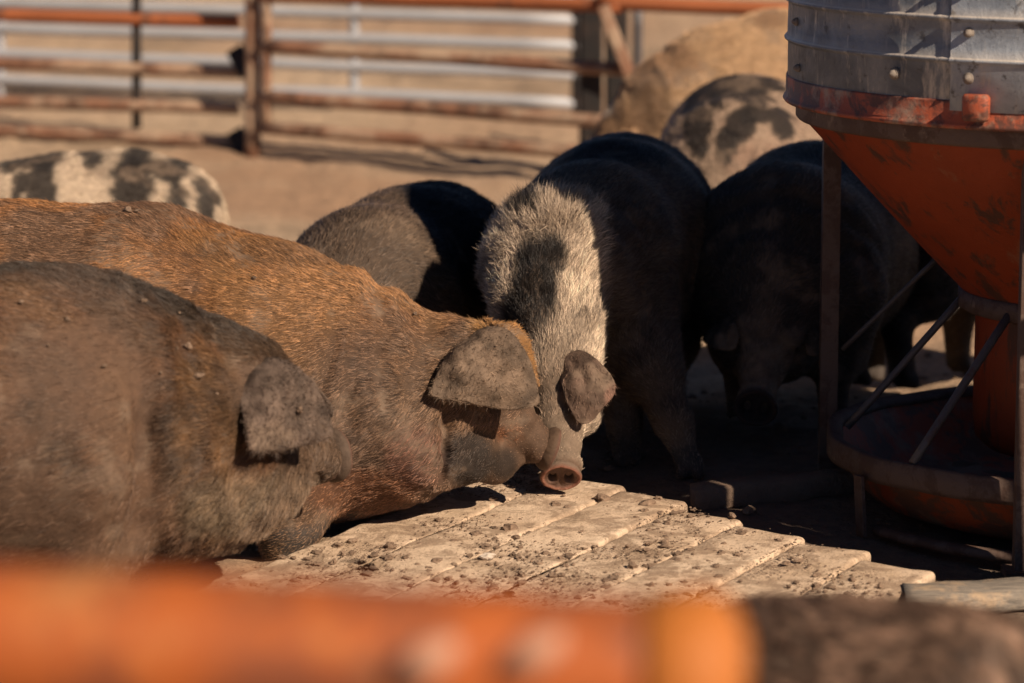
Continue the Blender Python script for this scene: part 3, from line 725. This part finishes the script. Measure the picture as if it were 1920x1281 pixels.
    if head:
        rel = (V - o) / k; hf = rel @ f / lng; hu = rel @ u; hs = rel @ s
        snout = sstep(.262, .285, hf) * (np.abs(hu + .013) < .12) * (np.abs(hs) < .1)
    else: snout = np.zeros(len(V)); hf = hu = hs = hd
    px, py = proj(V)
    info = dict(p=V, n=VN, px=px, py=py, ear=vz, hf=hf, hu=hu, hs=hs, seed=seed)
    hair_c, skin_c, bald = coat(info)
    hair_c = hair_c.copy() * tone; skin_c = skin_c * tone
    e_ = vz[:, None]; fe = fbm(V, 24, 4, seed + 71)[:, None]; fc = fbm(V, 70, 3, seed + 72)[:, None]
    skin_c = skin_c * (1 + e_ * ((fe - .5) * 1.5 + (fc - .5) * .8)); hair_c = hair_c * (1 + e_ * (fe - .5) * 1.2)
    mudp = sstep(.56, .66, fbm(V, 13, 4, seed + 73))[:, None] * .6; skin_c = skin_c * (1 - mudp) + np.array([.30, .21, .145]) * tone * mudp * (hair_c.mean() > .06)
    skin_c = np.where((snout > 0)[:, None], skin_c * (1 - snout[:, None]) + np.array(snoutc) * snout[:, None], skin_c)
    if head:
        rc = np.array(snoutc); mzc = skin_c[:nb][(hf[:nb] > .17) & (hf[:nb] < .25) & (np.abs(hs[:nb]) < .2) & (np.abs(hu[:nb]) < .2)].mean(0); slv = rw_.imag[:, None]; rw_ = rw_.real; skin_c[nb:] = (rc * .62) * (1 - rw_[:, None]) + rc * np.array([1.35, 1.05, 1.0]) * rw_[:, None]; skin_c[nb:] *= 1 - .9 * dk_[:, None]; skin_c[nb:] = skin_c[nb:] * (1 - slv) + mzc * slv
    hoof = (sstep(.075, .055, V[:, 2] - ground_z(V[:, 0], V[:, 1])) * (1 - (hf > 0) * (hf < .5) * (np.abs(hs) < .2) * (np.abs(hu) < .25)))[:, None]; skin_c = skin_c * (1 - hoof) + np.array([.07, .055, .045]) * hoof
    at = me.color_attributes.new("skin", 'FLOAT_COLOR', 'POINT'); at.data.foreach_set('color', np.c_[skin_c, np.ones(len(V))].ravel())
    body = link("pig", me, M['skin']); tag(body, label, "pig", group or "pigs crowding round the feeder")
    # bristles
    nh = int(hairs * HAIR)
    if nh > 0:
        r = np.random.default_rng(seed + 900)
        T = np.concatenate([Q[:, [0, 1, 2]], Q[:, [0, 2, 3]]]); tz = np.concatenate([zone, zone])
        a, b, c = V[T[:, 0]], V[T[:, 1]], V[T[:, 2]]; fn = np.cross(b - a, c - a); ar = np.linalg.norm(fn, axis=1) / 2; fnn = fn / (2 * ar[:, None] + 1e-12)
        cen = (a + b + c) / 3; toc = unit(np.array([0, 0, CAM_H]) - cen); fac = (fnn * toc).sum(1)
        bl = (bald[T[:, 0]] + bald[T[:, 1]] + bald[T[:, 2]]) / 3
        cx, cy = proj(cen); infr = (cx > -60) & (cx < 1980) & (cy < 1300) & (cy > -40)
        wt = ar * np.where(fac > -.15, 1, .22 if cull else 1) * np.where(infr, 1, .12) * (1 - np.clip(bl, 0, .97)) * np.where(cen[:, 2] < -.02, .1, 1)
        if head:
            rf = (cen - o) / k; isn = ((rf @ f / lng) > .268) & (np.abs(rf @ s) < .1) & (np.abs(rf @ u + .013) < .12); wt = np.where(isn, 0, wt)
        wt = np.where(tz == 2, 0, wt)
        ti = r.choice(len(T), nh, p=wt / wt.sum()); r1, r2 = np.sqrt(r.random(nh)), r.random(nh)
        wa, wb_, wc = 1 - r1, r1 * (1 - r2), r1 * r2
        def lerp(X): 
            if X.ndim == 1: return X[T[ti, 0]] * wa + X[T[ti, 1]] * wb_ + X[T[ti, 2]] * wc
            return X[T[ti, 0]] * wa[:, None] + X[T[ti, 1]] * wb_[:, None] + X[T[ti, 2]] * wc[:, None]
        root = lerp(V); nor = unit(lerp(VN)); hc = lerp(hair_c); isear = tz[ti] == 1
        # flow: from the snout along the spine to the rump, and down
        segs = list(zip(fl[1:], fl[:-1])); fw = np.zeros((nh, 3)); wsum = np.zeros(nh)
        for (p0, p1) in segs:
            ab = p1 - p0; hh_ = np.clip((root - p0) @ ab / (ab @ ab + 1e-9), 0, 1); dd = np.linalg.norm(root - p0 - hh_[:, None] * ab, axis=1)
            wgt = np.exp(-(dd / .10)) + 1e-6; fw += wgt[:, None] * unit(ab); wsum += wgt
        fw /= wsum[:, None]
        side = 1 - np.abs(nor[:, 2]); fw[:, 2] -= flowdown * side
        sw = np.stack([fbm(root, 5, 2, seed + 31) - .5, fbm(root, 5, 2, seed + 32) - .5, fbm(root, 5, 2, seed + 33) - .5], 1)
        cl = np.stack([vnoise(root, 75, seed + 41) - .5, vnoise(root, 75, seed + 42) - .5, vnoise(root, 75, seed + 43) - .5], 1)
        fw = fw + sw * 1.3 + cl * .5 + r.normal(0, .12, (nh, 3))
        d = unit(fw - (fw * nor).sum(1)[:, None] * nor)
        if isear.any():
            ctr_ = o; de = unit(root - ctr_); d = np.where(isear[:, None], unit(de - (de * nor).sum(1)[:, None] * nor + r.normal(0, .25, (nh, 3))), d)
        L = hlen * r.uniform(.45, 1.15, nh); lf = lift + r.normal(0, .09, nh) + (vnoise(root, 60, seed + 51) - .5) * .3
        if zone_len is not None:
            zl = lerp(zone_len(info)); L = L * zl
        if erect is not None:
            er = lerp(erect(info)); lf = lf + er
        L = np.where(isear, L * .62, L); lf = np.where(isear, lf * .6, lf)
        if head:
            q_ = (root - o) / k @ f / lng; L = L * (1 - .45 * sstep(.04, .25, q_))
        L = L * (1 - .45 * sstep(.30, .05, root[:, 2]))
        K = 5; tt_ = np.linspace(0, 1, K); pts_ = np.empty((nh, K, 3))
        bend = r.normal(0, .12, (nh, 3))
        for i, t_ in enumerate(tt_):
            lift_t = np.sin(lf)[:, None] * t_ * (1 - .38 * t_)
            pts_[:, i] = root - nor * .0012 + L[:, None] * (d * (t_ * np.cos(lf)[:, None]) + nor * lift_t + bend * t_ * t_)
        pts_[:, :, 2] -= (L * .10)[:, None] * tt_ ** 2
        hcv = bpy.data.hair_curves.new("bristles"); hcv.add_curves([K] * nh)
        hcv.position_data.foreach_set('vector', pts_.ravel())
        ra_ = hcv.attributes.get('radius') or hcv.attributes.new('radius', 'FLOAT', 'POINT')
        rr_ = (hrad * r.uniform(.7, 1.25, nh))[:, None] * np.array([1, 1, .85, .55, .12]); ra_.data.foreach_set('value', rr_.ravel())
        ca_ = hcv.attributes.new('tint', 'FLOAT_COLOR', 'CURVE')
        qk = r.random((nh, 1)); hc = hc * (1 + var * (np.where(qk < .33, r.uniform(.3, .6, (nh, 1)), np.where(qk > .72, r.uniform(1.3, 1.85, (nh, 1)), 1.0)) - 1)) * (1 + (vnoise(root, 90, seed + 61)[:, None] - .5) * .7); ca_.data.foreach_set('color', np.c_[np.clip(hc, 0, 1), np.ones(nh)].ravel())
        hcv.materials.append(M['hair']); ho = bpy.data.objects.new("bristles", hcv); C.objects.link(ho); ho.parent = body
    if eyes and head:
        for sg in (-1, 1):
            b_ = MB(); c0 = H(.092, .028, .080 * sg * wd); vv = []
            b_.lathe(c0, [(.0005, -.011), (.006, -.009), (.010, -.004), (.011, 0), (.010, .004), (.006, .009), (.0005, .011)], 16); b_.build("eye", M['eye'], body)
    if crumbs:
        from mathutils.bvhtree import BVHTree
        bv = BVHTree.FromPolygons(V.tolist(), Q.tolist()); pp, ss = [], []
        for (cx_, cy_, s_) in crumbs:
            dvec = Vector(P(cx_, cy_, 5) - np.array([0, 0, CAM_H])).normalized(); hit = bv.ray_cast(Vector((0, 0, CAM_H)), dvec)
            if hit[0] is not None:
                base_ = np.array(hit[0]) + np.array(hit[1]) * .004
                clod_batch([base_], [s_ * .9], seed + len(pp), .8).build('mud_lump', M['clod'], body, False); pp.append(0)
    return body

# coats (linear colours): return hair colour, skin colour, baldness 0..1
def mixc(a, b, t): return a * (1 - t[:, None]) + np.asarray(b) * t[:, None]
def near(px, py, cx, cy, rx, ry, soft=.5): return sstep(1 + soft, 1 - soft * .4, np.hypot((px - cx) / rx, (py - cy) / ry))
def four_legs(sh, ru, r=.085, w=.115, fwd=None):
    """straight-standing legs under the shoulder and rump points"""
    sh, ru = np.asarray(sh), np.asarray(ru); f = unit(np.array([sh[0] - ru[0], sh[1] - ru[1], 0])); sd = np.array([-f[1], f[0], 0]); out = []
    for base, hind in ((sh, 0), (ru, 1)):
        for sg in (-1, 1):
            b = base + sd * w * sg; g_ = gz(b[0], b[1])
            z0 = base[2]
            if hind: out.append([(b + [0, 0, -.02], .13), (b + f * .05 + [0, 0, -z0 * .42], .085), (np.array([*(b - f * .06)[:2], g_ + .20]), .042), (np.array([*(b - f * .03)[:2], g_ + .045]), .033)])
            else: out.append([(b + [0, 0, -.04], .12), (b - f * .01 + [0, 0, -z0 * .5], .075), (np.array([*(b + f * .02)[:2], g_ + .18]), .046), (np.array([*(b + f * .02)[:2], g_ + .045]), .035)])
    return out
def side_ears(H_, droop=0, sz=1.0, seed=0):
    out = []
    for sg in (-1, 1):
        A = H_(-.07, .045, .085 * sg); B = H_(.015, .075, .060 * sg); T = H_(.10, .02 - droop, .165 * sg)
        out.append(dict(A=A, B=B, T=B + (T - B) * sz, nrm=H_(0, 1, .6 * sg) - H_(0, 0, 0), bulge=.02, seed=seed + (sg > 0), tipw=.25))
    return out

# A: muddy dark pig in the left foreground
def coat_a(i):
    p, px, py, n = i['p'], i['px'], i['py'], len(i['px'])
    base = np.tile([.21, .10, .048], (n, 1)); f = fbm(p, 7, 4, 3)
    base = mixc(base, [.30, .155, .07], sstep(.48, .66, f)); base = mixc(base, [.10, .07, .045], sstep(.52, .40, f) * .7)
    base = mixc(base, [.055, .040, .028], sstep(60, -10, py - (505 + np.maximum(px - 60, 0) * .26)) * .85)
    mud = np.clip(near(px, py, 150, 790, 150, 230) + near(px, py, 480, 720, 60, 40) + near(px, py, 130, 1000, 200, 110), 0, 1) * sstep(.30, .5, fbm(p, 5, 3, 12) + .06)
    base = mixc(base, [.22, .132, .085], mud * .75)
    base = mixc(base, [.28, .15, .07], near(px, py, 385, 790, 60, 130) * sstep(.38, .66, fbm(p * np.array([1, 1, .4]), 34, 3, 8)) * .8)
    base = mixc(base, [.36, .26, .16], near(px, py, 500, 950, 130, 60) * .6)
    face = sstep(-.05, .05, i['hf']) * (i['hf'] < 1); base = mixc(base, [.27, .175, .115], face * .6)
    base = mixc(base, [.215, .15, .112], i['ear'])
    bald = np.clip(mud * .93 + i['ear'] * .6 + face * .15, 0, .97)
    return base, base * (.55 + .3 * i['ear'][:, None] + .25 * mud[:, None] * (1 - i['ear'][:, None])), bald
o = P(438, 790, 6.64); tip = P(622, 846, 6.82)
earsA = lambda H_: [dict(A=P(436, 712, 6.545), B=P(500, 672, 6.60), T=P(550, 840, 6.44), corners=(P(470, 854, 6.37), P(628, 826, 6.51)), ctrl=(P(450, 760, 6.42), P(602, 698, 6.54)), nrm=(.1, -.7, .6), bulge=.045, seed=5, th=.007, n=40, rs=.93),
                    dict(A=P(500, 690, 6.78), B=P(560, 700, 6.76), T=P(600, 790, 6.86), nrm=(.1, .5, .9), bulge=.02, seed=6)]
pig("muddy dark brown pig at the left edge in front, its flap ear over its eye", [(P(-560, 800, 6.35), .26), (P(-300, 790, 6.4), .29), (P(60, 795, 6.55), .300), (P(190, 800, 6.58), .282), (P(300, 812, 6.60), .232), (P(370, 815, 6.61), .205)],
    dict(o=o, f=tip - o, u=(.2, 0, 1), k=1.0),
    legs=[[(P(150, 900, 6.42), .15), (P(165, 1010, 6.40), .10), (P(172, 1110, 6.40), .06), (P(175, 1168, 6.40), .036)], [(P(190, 900, 6.72), .13), (P(200, 1000, 6.72), .08), (P(205, 1090, 6.7), .045), (P(206, 1105, 6.7), .036)],
          [(P(-400, 900, 6.25), .15), (P(-400, 1040, 6.25), .09), (P(-420, 1195, 6.25), .036)]],
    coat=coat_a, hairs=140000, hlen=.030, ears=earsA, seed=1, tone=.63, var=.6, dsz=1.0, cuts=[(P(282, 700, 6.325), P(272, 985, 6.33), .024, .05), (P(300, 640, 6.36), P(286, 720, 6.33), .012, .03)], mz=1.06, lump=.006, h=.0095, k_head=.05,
    blobs=[(P(165, 860, 6.34), (.12, .06, .17), .04), (P(425, 905, 6.62), .125, .05), (P(350, 935, 6.58), .11, .05), (P(515, 900, 6.66), .07, .05), (P(470, 702, 6.60), .065, .05)],
    crumbs=[(40, 570, .006), (126, 602, .006), (195, 690, .006), (268, 568, .007), (352, 655, .010), (372, 707, .009), (335, 590, .004), (330, 655, .004), (560, 770, .008), (300, 700, .004), (405, 740, .005), (90, 650, .004)],
    eyes=True)

# B: big red-brown pig in the middle
def coat_b(i):
    p, px, py, n = i['p'], i['px'], i['py'], len(i['px'])
    base = np.tile([.38, .182, .078], (n, 1)); f = fbm(p, 6, 4, 23)
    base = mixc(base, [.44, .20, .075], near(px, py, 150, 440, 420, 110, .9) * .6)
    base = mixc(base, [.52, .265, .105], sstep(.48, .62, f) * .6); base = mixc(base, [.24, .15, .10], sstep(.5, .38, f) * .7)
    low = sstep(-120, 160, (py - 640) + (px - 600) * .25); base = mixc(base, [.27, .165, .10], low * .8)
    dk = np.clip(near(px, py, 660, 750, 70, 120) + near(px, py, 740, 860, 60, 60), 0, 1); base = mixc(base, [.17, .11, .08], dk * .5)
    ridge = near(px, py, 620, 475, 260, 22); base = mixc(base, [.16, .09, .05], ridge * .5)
    pink = near(px, py, 790, 860, 50, 55); base = mixc(base, [.27, .12, .082], pink * .7)
    blk = near(px, py, 880, 860, 45, 50); base = mixc(base, [.06, .05, .045], blk * .85)
    face = sstep(.02, .12, i['hf']) * (i['hf'] < 1); base = mixc(base, [.32, .19, .12], face * .8 * (1 - blk))
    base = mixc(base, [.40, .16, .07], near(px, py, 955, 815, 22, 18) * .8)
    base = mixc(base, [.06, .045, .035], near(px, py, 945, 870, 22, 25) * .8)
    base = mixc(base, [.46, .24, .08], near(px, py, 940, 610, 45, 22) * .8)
    far = i['ear'] * sstep(7.10, 7.14, p[:, 1]); base = mixc(base, [.27, .185, .125], i['ear'] * (1 - far)); base = mixc(base, [.40, .20, .07], far)
    chest = near(px, py, 680, 925, 90, 40); base = mixc(base, [.36, .15, .07], chest * .7)
    bald = np.clip(i['ear'] * .5 * (1 - far) + pink * .45 + blk * .2 + chest * .3, 0, .95)
    return base, base * (.42 + .3 * i['ear'][:, None]), bald
def zlen_b(i): return 1 - .35 * sstep(.0, .15, i['hf']) * (i['hf'] < 1)
o = P(848, 708, 7.14); tip = P(1016, 824, 7.17)
earsB = lambda H_: [dict(A=P(846, 668, 7.035), B=P(912, 616, 7.09), T=P(910, 762, 6.93), corners=(P(802, 750, 6.93), P(1013, 772, 6.995)), ctrl=(P(822, 690, 6.975), P(1002, 632, 7.03)), nrm=(.05, -.7, .65), bulge=.050, seed=15, th=.007, n=50, rs=.93),
                    dict(A=P(898, 612, 7.26), B=P(935, 640, 7.14), T=P(1000, 705, 7.22), corners=(P(1000, 690, 7.28), P(1012, 730, 7.14)), nrm=(.35, .0, .9), bulge=.045, seed=16, th=.007, ca=(.5, .2))]
pig("big red-brown pig in the middle with a wide grey flap ear, head low", [(P(-560, 660, 7.3), .26), (P(-250, 640, 7.32), .285), (P(40, 648, 7.30), .300), (P(260, 660, 7.28), .305), (P(480, 706, 7.22), .285), (P(650, 745, 7.17), .248), (P(755, 755, 7.14), .190)],
    dict(o=o, f=tip - o, u=(.5, 0, 1), k=.94),
    legs=[[(P(560, 800, 7.10), .16), (P(550, 925, 6.99), .088), (P(537, 990, 6.96), .072), (P(533, 1033, 6.95), .052)], [(P(640, 830, 7.3), .13), (P(655, 900, 7.34), .08), (P(655, 960, 7.34), .04)],
          [(P(-380, 760, 7.15), .16), (P(-390, 920, 7.1), .09), (P(-395, 1005, 7.1), .04)]],
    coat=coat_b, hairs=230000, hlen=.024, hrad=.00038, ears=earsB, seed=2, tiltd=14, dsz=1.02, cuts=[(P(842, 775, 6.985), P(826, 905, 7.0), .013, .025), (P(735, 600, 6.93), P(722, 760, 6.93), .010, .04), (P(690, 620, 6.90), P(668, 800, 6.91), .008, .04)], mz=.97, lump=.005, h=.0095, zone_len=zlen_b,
    blobs=[(P(870, 850, 7.10), .07, .035), (P(795, 850, 7.05), .075, .05), (P(925, 872, 7.15), .045, .04), (P(882, 652, 7.08), .06, .05)],
    crumbs=[(240, 398, .008), (256, 400, .006), (476, 524, .005), (778, 592, .005), (930, 650, .003)], eyes=True)

# C: speckled pig facing the camera with its snout on the floor
def coat_c(i):
    p, px, py, n = i['p'], i['px'], i['py'], len(i['px'])
    base = np.tile([.85, .66, .48], (n, 1)); f = fbm(p, 9, 3, 43)
    base = mixc(base, [.30, .22, .155], sstep(.52, .40, f) * .6)
    w1 = np.maximum.reduce([near(px, py, 1002, 540, 36, 80, .3), near(px, py, 1030, 490, 28, 38, .4) * .8, near(px, py, 975, 595, 26, 38, .3), near(px, py, 985, 392, 26, 20, .3) * .8])
    base = mixc(base, [.035, .027, .022], np.clip(w1 * (.9 + f), 0, 1))
    back = np.maximum(sstep(7.68, 7.80, p[:, 1] + (px < 1000) * .06), sstep(1122, 1145, px) * (p[:, 1] > 7.45) * (i['ear'] < .5))
    back = np.where((py > 690) & (px < 1160) & (p[:, 1] < 7.6), 0, back)
    dkb = mixc(np.tile([.20, .145, .105], (n, 1)), [.035, .033, .035], np.clip(sstep(330, 270, py) + sstep(.5, .6, f) * .4, 0, 1))
    base = base * (1 - back[:, None]) + dkb * back[:, None]
    face = sstep(.03, .12, i['hf']) * (i['hf'] < 1) * (i['ear'] < .5); base = mixc(base, [.36, .25, .17], face * (1 - near(px, py, 1125, 830, 32, 90)) * .9)
    base = mixc(base, [.29, .185, .13], i['ear']); base = mixc(base, [.45, .24, .17], i['ear'] * near(px, py, 1150, 745, 14, 28) * .7)
    bald = np.clip(i['ear'] * .65 + face * .25, 0, .95)
    return base, np.where(back[:, None] > .5, base * .6, base * .6), bald
def zlen_c(i):
    px, py, p = i['px'], i['py'], i['p']
    m = sstep(640, 560, py) * sstep(7.8, 7.62, p[:, 1]); return 1 + .25 * m + .9 * near(px, py, 1030, 375, 80, 50) * m
def erect_c(i):
    px, py, p = i['px'], i['py'], i['p']; m = sstep(650, 540, py) * sstep(7.85, 7.65, p[:, 1]); return .12 * m + .35 * near(px, py, 1030, 375, 80, 60) * m
o = P(1044, 650, 7.51); tip = P(1053, 924, 7.235)
earsC = lambda H_: [dict(A=P(1046, 695, 7.405), B=P(1074, 660, 7.43), T=P(1130, 765, 7.30), corners=(P(1096, 806, 7.29), P(1163, 732, 7.33)), ctrl=(P(1048, 768, 7.32), P(1112, 664, 7.38)), nrm=(.15, -.7, .65), bulge=.030, seed=25, th=.006, n=36, rs=.80),
                    dict(A=P(1012, 712, 7.43), B=P(1020, 655, 7.45), T=P(950, 780, 7.36), nrm=(-.3, -.7, .6), bulge=.02, seed=26, tipw=.3)]
shC = P(1036, 502, 7.67); ruC = P(1172, 432, 8.5)
pig("speckled grey and cream pig facing the camera with its snout on the boards", [(ruC, .240), (P(1155, 455, 8.25), .232), (P(1102, 482, 7.93), .205), (shC, .150), (P(1018, 560, 7.60), .103)],
    dict(o=o, f=tip - o, u=(.05, -1, .25), k=.82, lf=1.43, wd=.88),
    legs=[[(P(1185, 600, 7.85), .11), (P(1228, 700, 7.72), .062), (P(1262, 790, 7.64), .042), (P(1292, 872, 7.60), .032)], [(P(1120, 640, 7.88), .10), (P(1165, 730, 7.80), .055), (P(1172, 800, 7.76), .04), (P(1176, 850, 7.76), .033)],
          [(P(1120, 520, 8.5), .13), (P(1120, 640, 8.5), .07), (P(1118, 715, 8.5), .033)], [(P(1255, 520, 8.4), .14), (P(1250, 640, 8.4), .08), (P(1235, 722, 8.4), .035)]],
    coat=coat_c, hairs=190000, hlen=.030, hrad=.00038, ears=earsC, seed=3, h=.0095, zone_len=zlen_c, erect=erect_c, flowdown=.2, eyes=True, jaw=.9, tiltd=9, mz=1.10, dsz=.9, snoutc=(.22, .125, .085),
    blobs=[(P(1088, 780, 7.43), .045, .04)])

# D: black pig in the shade, head towards the camera
def coat_black(c0=(.085, .068, .056), c1=(.21, .145, .10), s_=51):
    def f_(i):
        n = len(i['px']); b = mixc(np.tile(c0, (n, 1)), c1, sstep(.46, .64, fbm(i['p'], 5, 3, s_))); b = mixc(b, np.array(c1) * 1.4, sstep(.1, .25, i['hf']) * (i['hf'] < 1) * .6)
        return b, b * .7, i['ear'] * .5
    return f_
o = P(1440, 612, 7.98); tip = P(1418, 760, 7.76); shD = P(1470, 500, 8.2); ruD = P(1560, 440, 8.95)
pig("black pig in deep shade facing the camera beside the feeder leg", [(ruD, .24), (P(1530, 462, 8.6), .25), (shD, .235), (P(1452, 560, 8.05), .15)], dict(o=o, f=tip - o, u=(0, -1, .4), k=.92),
    legs=four_legs(P(1480, 520, 8.1), ruD), coat=coat_black(), hairs=42000, hlen=.028, hrad=.0006, snoutc=(.035, .028, .025), seed=4, h=.012,
    ears=lambda H_: [dict(A=P(1385, 590, 7.97), B=P(1400, 560, 7.95), T=P(1345, 655, 7.88), nrm=(-.3, -.7, .5), bulge=.02, seed=35, tipw=.35), dict(A=P(1500, 600, 7.97), B=P(1485, 560, 7.95), T=P(1545, 665, 7.9), nrm=(.3, -.7, .5), bulge=.02, seed=36, tipw=.35)])

# F: grey-brown pig behind the red-brown one
def coat_f(i):
    n = len(i['px']); f = fbm(i['p'], 7, 3, 61); b = mixc(np.tile([.14, .094, .064], (n, 1)), [.20, .135, .09], sstep(.45, .62, f))
    blk = sstep(-18, 18, (i['px'] - 742) * 1.0 - np.maximum(0, i['py'] - 352) * .68); b = mixc(b, [.014, .0135, .015], blk)  # rear blackened along the line where the feeder's shade falls
    return b, b * .7, i['ear'] * .6
o = P(560, 690, 7.72)
pig("grey-brown pig, shade coloured black onto its rear, seen over the red-brown pig's neck", [(P(815, 492, 8.45), .208), (P(765, 515, 8.25), .205), (P(690, 556, 7.98), .198), (P(620, 610, 7.82), .15)], dict(o=o, f=(-.5, -.25, -.8), u=(-.5, 0, 1), k=.85),
    legs=four_legs(P(680, 570, 7.98), P(825, 500, 8.45)), coat=coat_f, hairs=60000, hlen=.030, hrad=.0005, seed=5, h=.012, ears=lambda H_: side_ears(H_, seed=44))

# H: black pig standing behind the feeder
ruH, shH = P(1640, 410, 8.75), P(1990, 408, 8.95); o = P(2170, 520, 9.0)
pig("black pig standing side-on behind the feeder, its legs under the cone", [(ruH, .20), (P(1800, 408, 8.85), .205), (shH, .205), (P(2090, 440, 8.98), .16)], dict(o=o, f=(.6, 0, -.6), u=(.5, 0, 1), k=.92),
    legs=four_legs(P(1835, 420, 8.9), P(1672, 420, 8.72), w=.09), coat=coat_black(s_=71), hairs=26000, hlen=.028, hrad=.0006, seed=6, h=.014, ears=lambda H_: side_ears(H_, seed=54),
    tail=[ruH + [-.19, 0, .08], ruH + [-.24, .02, .03], ruH + [-.25, .0, -.06]])

# E: white pig with black spots at the far left
def spots(lst, base_c, dark_c, s_, soft=.10, grime=None):
    def f_(i):
        px, py, p = i['px'], i['py'], i['p']; n = len(px); b = np.tile(base_c, (n, 1)); b = mixc(b, grime or np.array(base_c) * .6, sstep(.5, .66, fbm(p, 8, 3, s_)) * .7)
        wx = px + (fbm(p, 14, 4, s_ + 5) - .5) * 46; wy = py + (fbm(p, 14, 4, s_ + 7) - .5) * 46
        for (cx, cy, rx, ry) in lst: b = mixc(b, dark_c, near(wx, wy, cx, cy, rx, ry, soft) * .95)
        return b, b * .75, i['ear'] * .5
    return f_
spE = [(50, 300, 60, 30), (80, 345, 26, 50), (165, 298, 20, 20), (250, 300, 32, 24), (238, 345, 40, 48), (320, 322, 42, 28), (328, 380, 22, 36), (388, 372, 20, 45), (35, 370, 18, 40)]
pig("cream pig with black spots at the far left below the gates", [(P(318, 415, 9.6), .172), (P(240, 408, 9.6), .178), (P(110, 410, 9.55), .172), (P(20, 415, 9.5), .15), (P(-40, 430, 9.5), .12)], dict(o=P(-95, 470, 9.45), f=(-.6, -.1, -.6), u=(-.3, 0, 1), k=.75),
    legs=four_legs(P(90, 400, 9.55), P(300, 400, 9.6), w=.09), coat=coat_mud if False else spots(spE, (.78, .60, .43), (.035, .028, .025), 81), hairs=36000, hlen=.022, hrad=.0005, seed=7, h=.014, ears=lambda H_: side_ears(H_, seed=64),
    tail=[P(392, 360, 9.6), P(405, 375, 9.58), P(404, 400, 9.57)])
# I: tan pig by the posts
def coat_tan(i):
    px, py, n = i['px'], i['py'], len(i['px']); b = mixc(np.tile([.56, .35, .19], (n, 1)), [.36, .21, .115], sstep(.5, .66, fbm(i['p'], 6, 3, 91)))
    b = mixc(b, [.15, .085, .05], near(px, py, 1215, 205, 30, 48) * .75); b = mixc(b, [.30, .17, .09], near(px, py, 1120, 235, 70, 40) * .7); b = mixc(b, [.75, .62, .48], near(px, py, 1130, 205, 16, 14))
    return b, b * .8, i['ear'] * .4
pig("large tan pig far behind, near the dark posts", [(P(1640, 190, 11.3), .26), (P(1460, 180, 11.1), .268), (P(1350, 196, 11.0), .245), (P(1260, 225, 10.9), .19)], dict(o=P(1190, 262, 10.85), f=(-.7, -.15, -.55), u=(-.4, 0, 1), k=1.0),
    legs=four_legs(P(1330, 200, 11.0), P(1600, 190, 11.3)), coat=coat_tan, hairs=36000, hlen=.026, hrad=.0007, seed=8, h=.016, ears=lambda H_: side_ears(H_, seed=74))
# J: brindled pig behind the black one
spJ = [(1385, 166, 95, 24), (1310, 245, 24, 62), (1412, 205, 30, 26), (1385, 240, 26, 34), (1362, 275, 20, 36), (1460, 232, 26, 32), (1420, 320, 18, 26), (1290, 190, 14, 30), (1345, 185, 18, 18)]
pig("pinkish cream pig with dark blotches between the tan pig and the feeder", [(P(1452, 300, 10.25), .235), (P(1402, 312, 9.9), .25), (P(1375, 335, 9.65), .22), (P(1362, 372, 9.5), .165)], dict(o=P(1352, 425, 9.40), f=(-.1, -.4, -.8), u=(0, -1, .3), k=.85),
    legs=four_legs(P(1378, 350, 9.65), P(1450, 310, 10.2)), coat=spots(spJ, (.50, .35, .245), (.030, .023, .020), 95, grime=(.34, .20, .135)), hairs=36000, hlen=.024, hrad=.0006, seed=9, h=.015, ears=lambda H_: side_ears(H_, seed=84))
# K: brown back in the right foreground, far out of focus
def coat_k(i):
    n = len(i['px']); f = fbm(i['p'] * np.array([2, 1, .5]), 20, 3, 97); b = mixc(np.tile([.11, .066, .044], (n, 1)), [.34, .21, .14], sstep(.40, .68, f)); return b * 1.25, b * .8, i['ear']
pig("dark brown pig's back at the bottom right, nearest to the camera", [(P(1470, 1440, 4.45), .228), (P(1590, 1462, 4.4), .232), (P(1780, 1490, 4.3), .232), (P(1980, 1610, 4.2), .18)], dict(o=P(2150, 1700, 4.1), f=(.7, -.1, -.5), u=(.4, 0, 1), k=.92),
    legs=four_legs(P(1800, 1540, 4.3), P(1500, 1450, 4.45)), coat=coat_k, hairs=40000, hlen=.030, hrad=.0006, seed=10, h=.013, ears=lambda H_: side_ears(H_, seed=94))
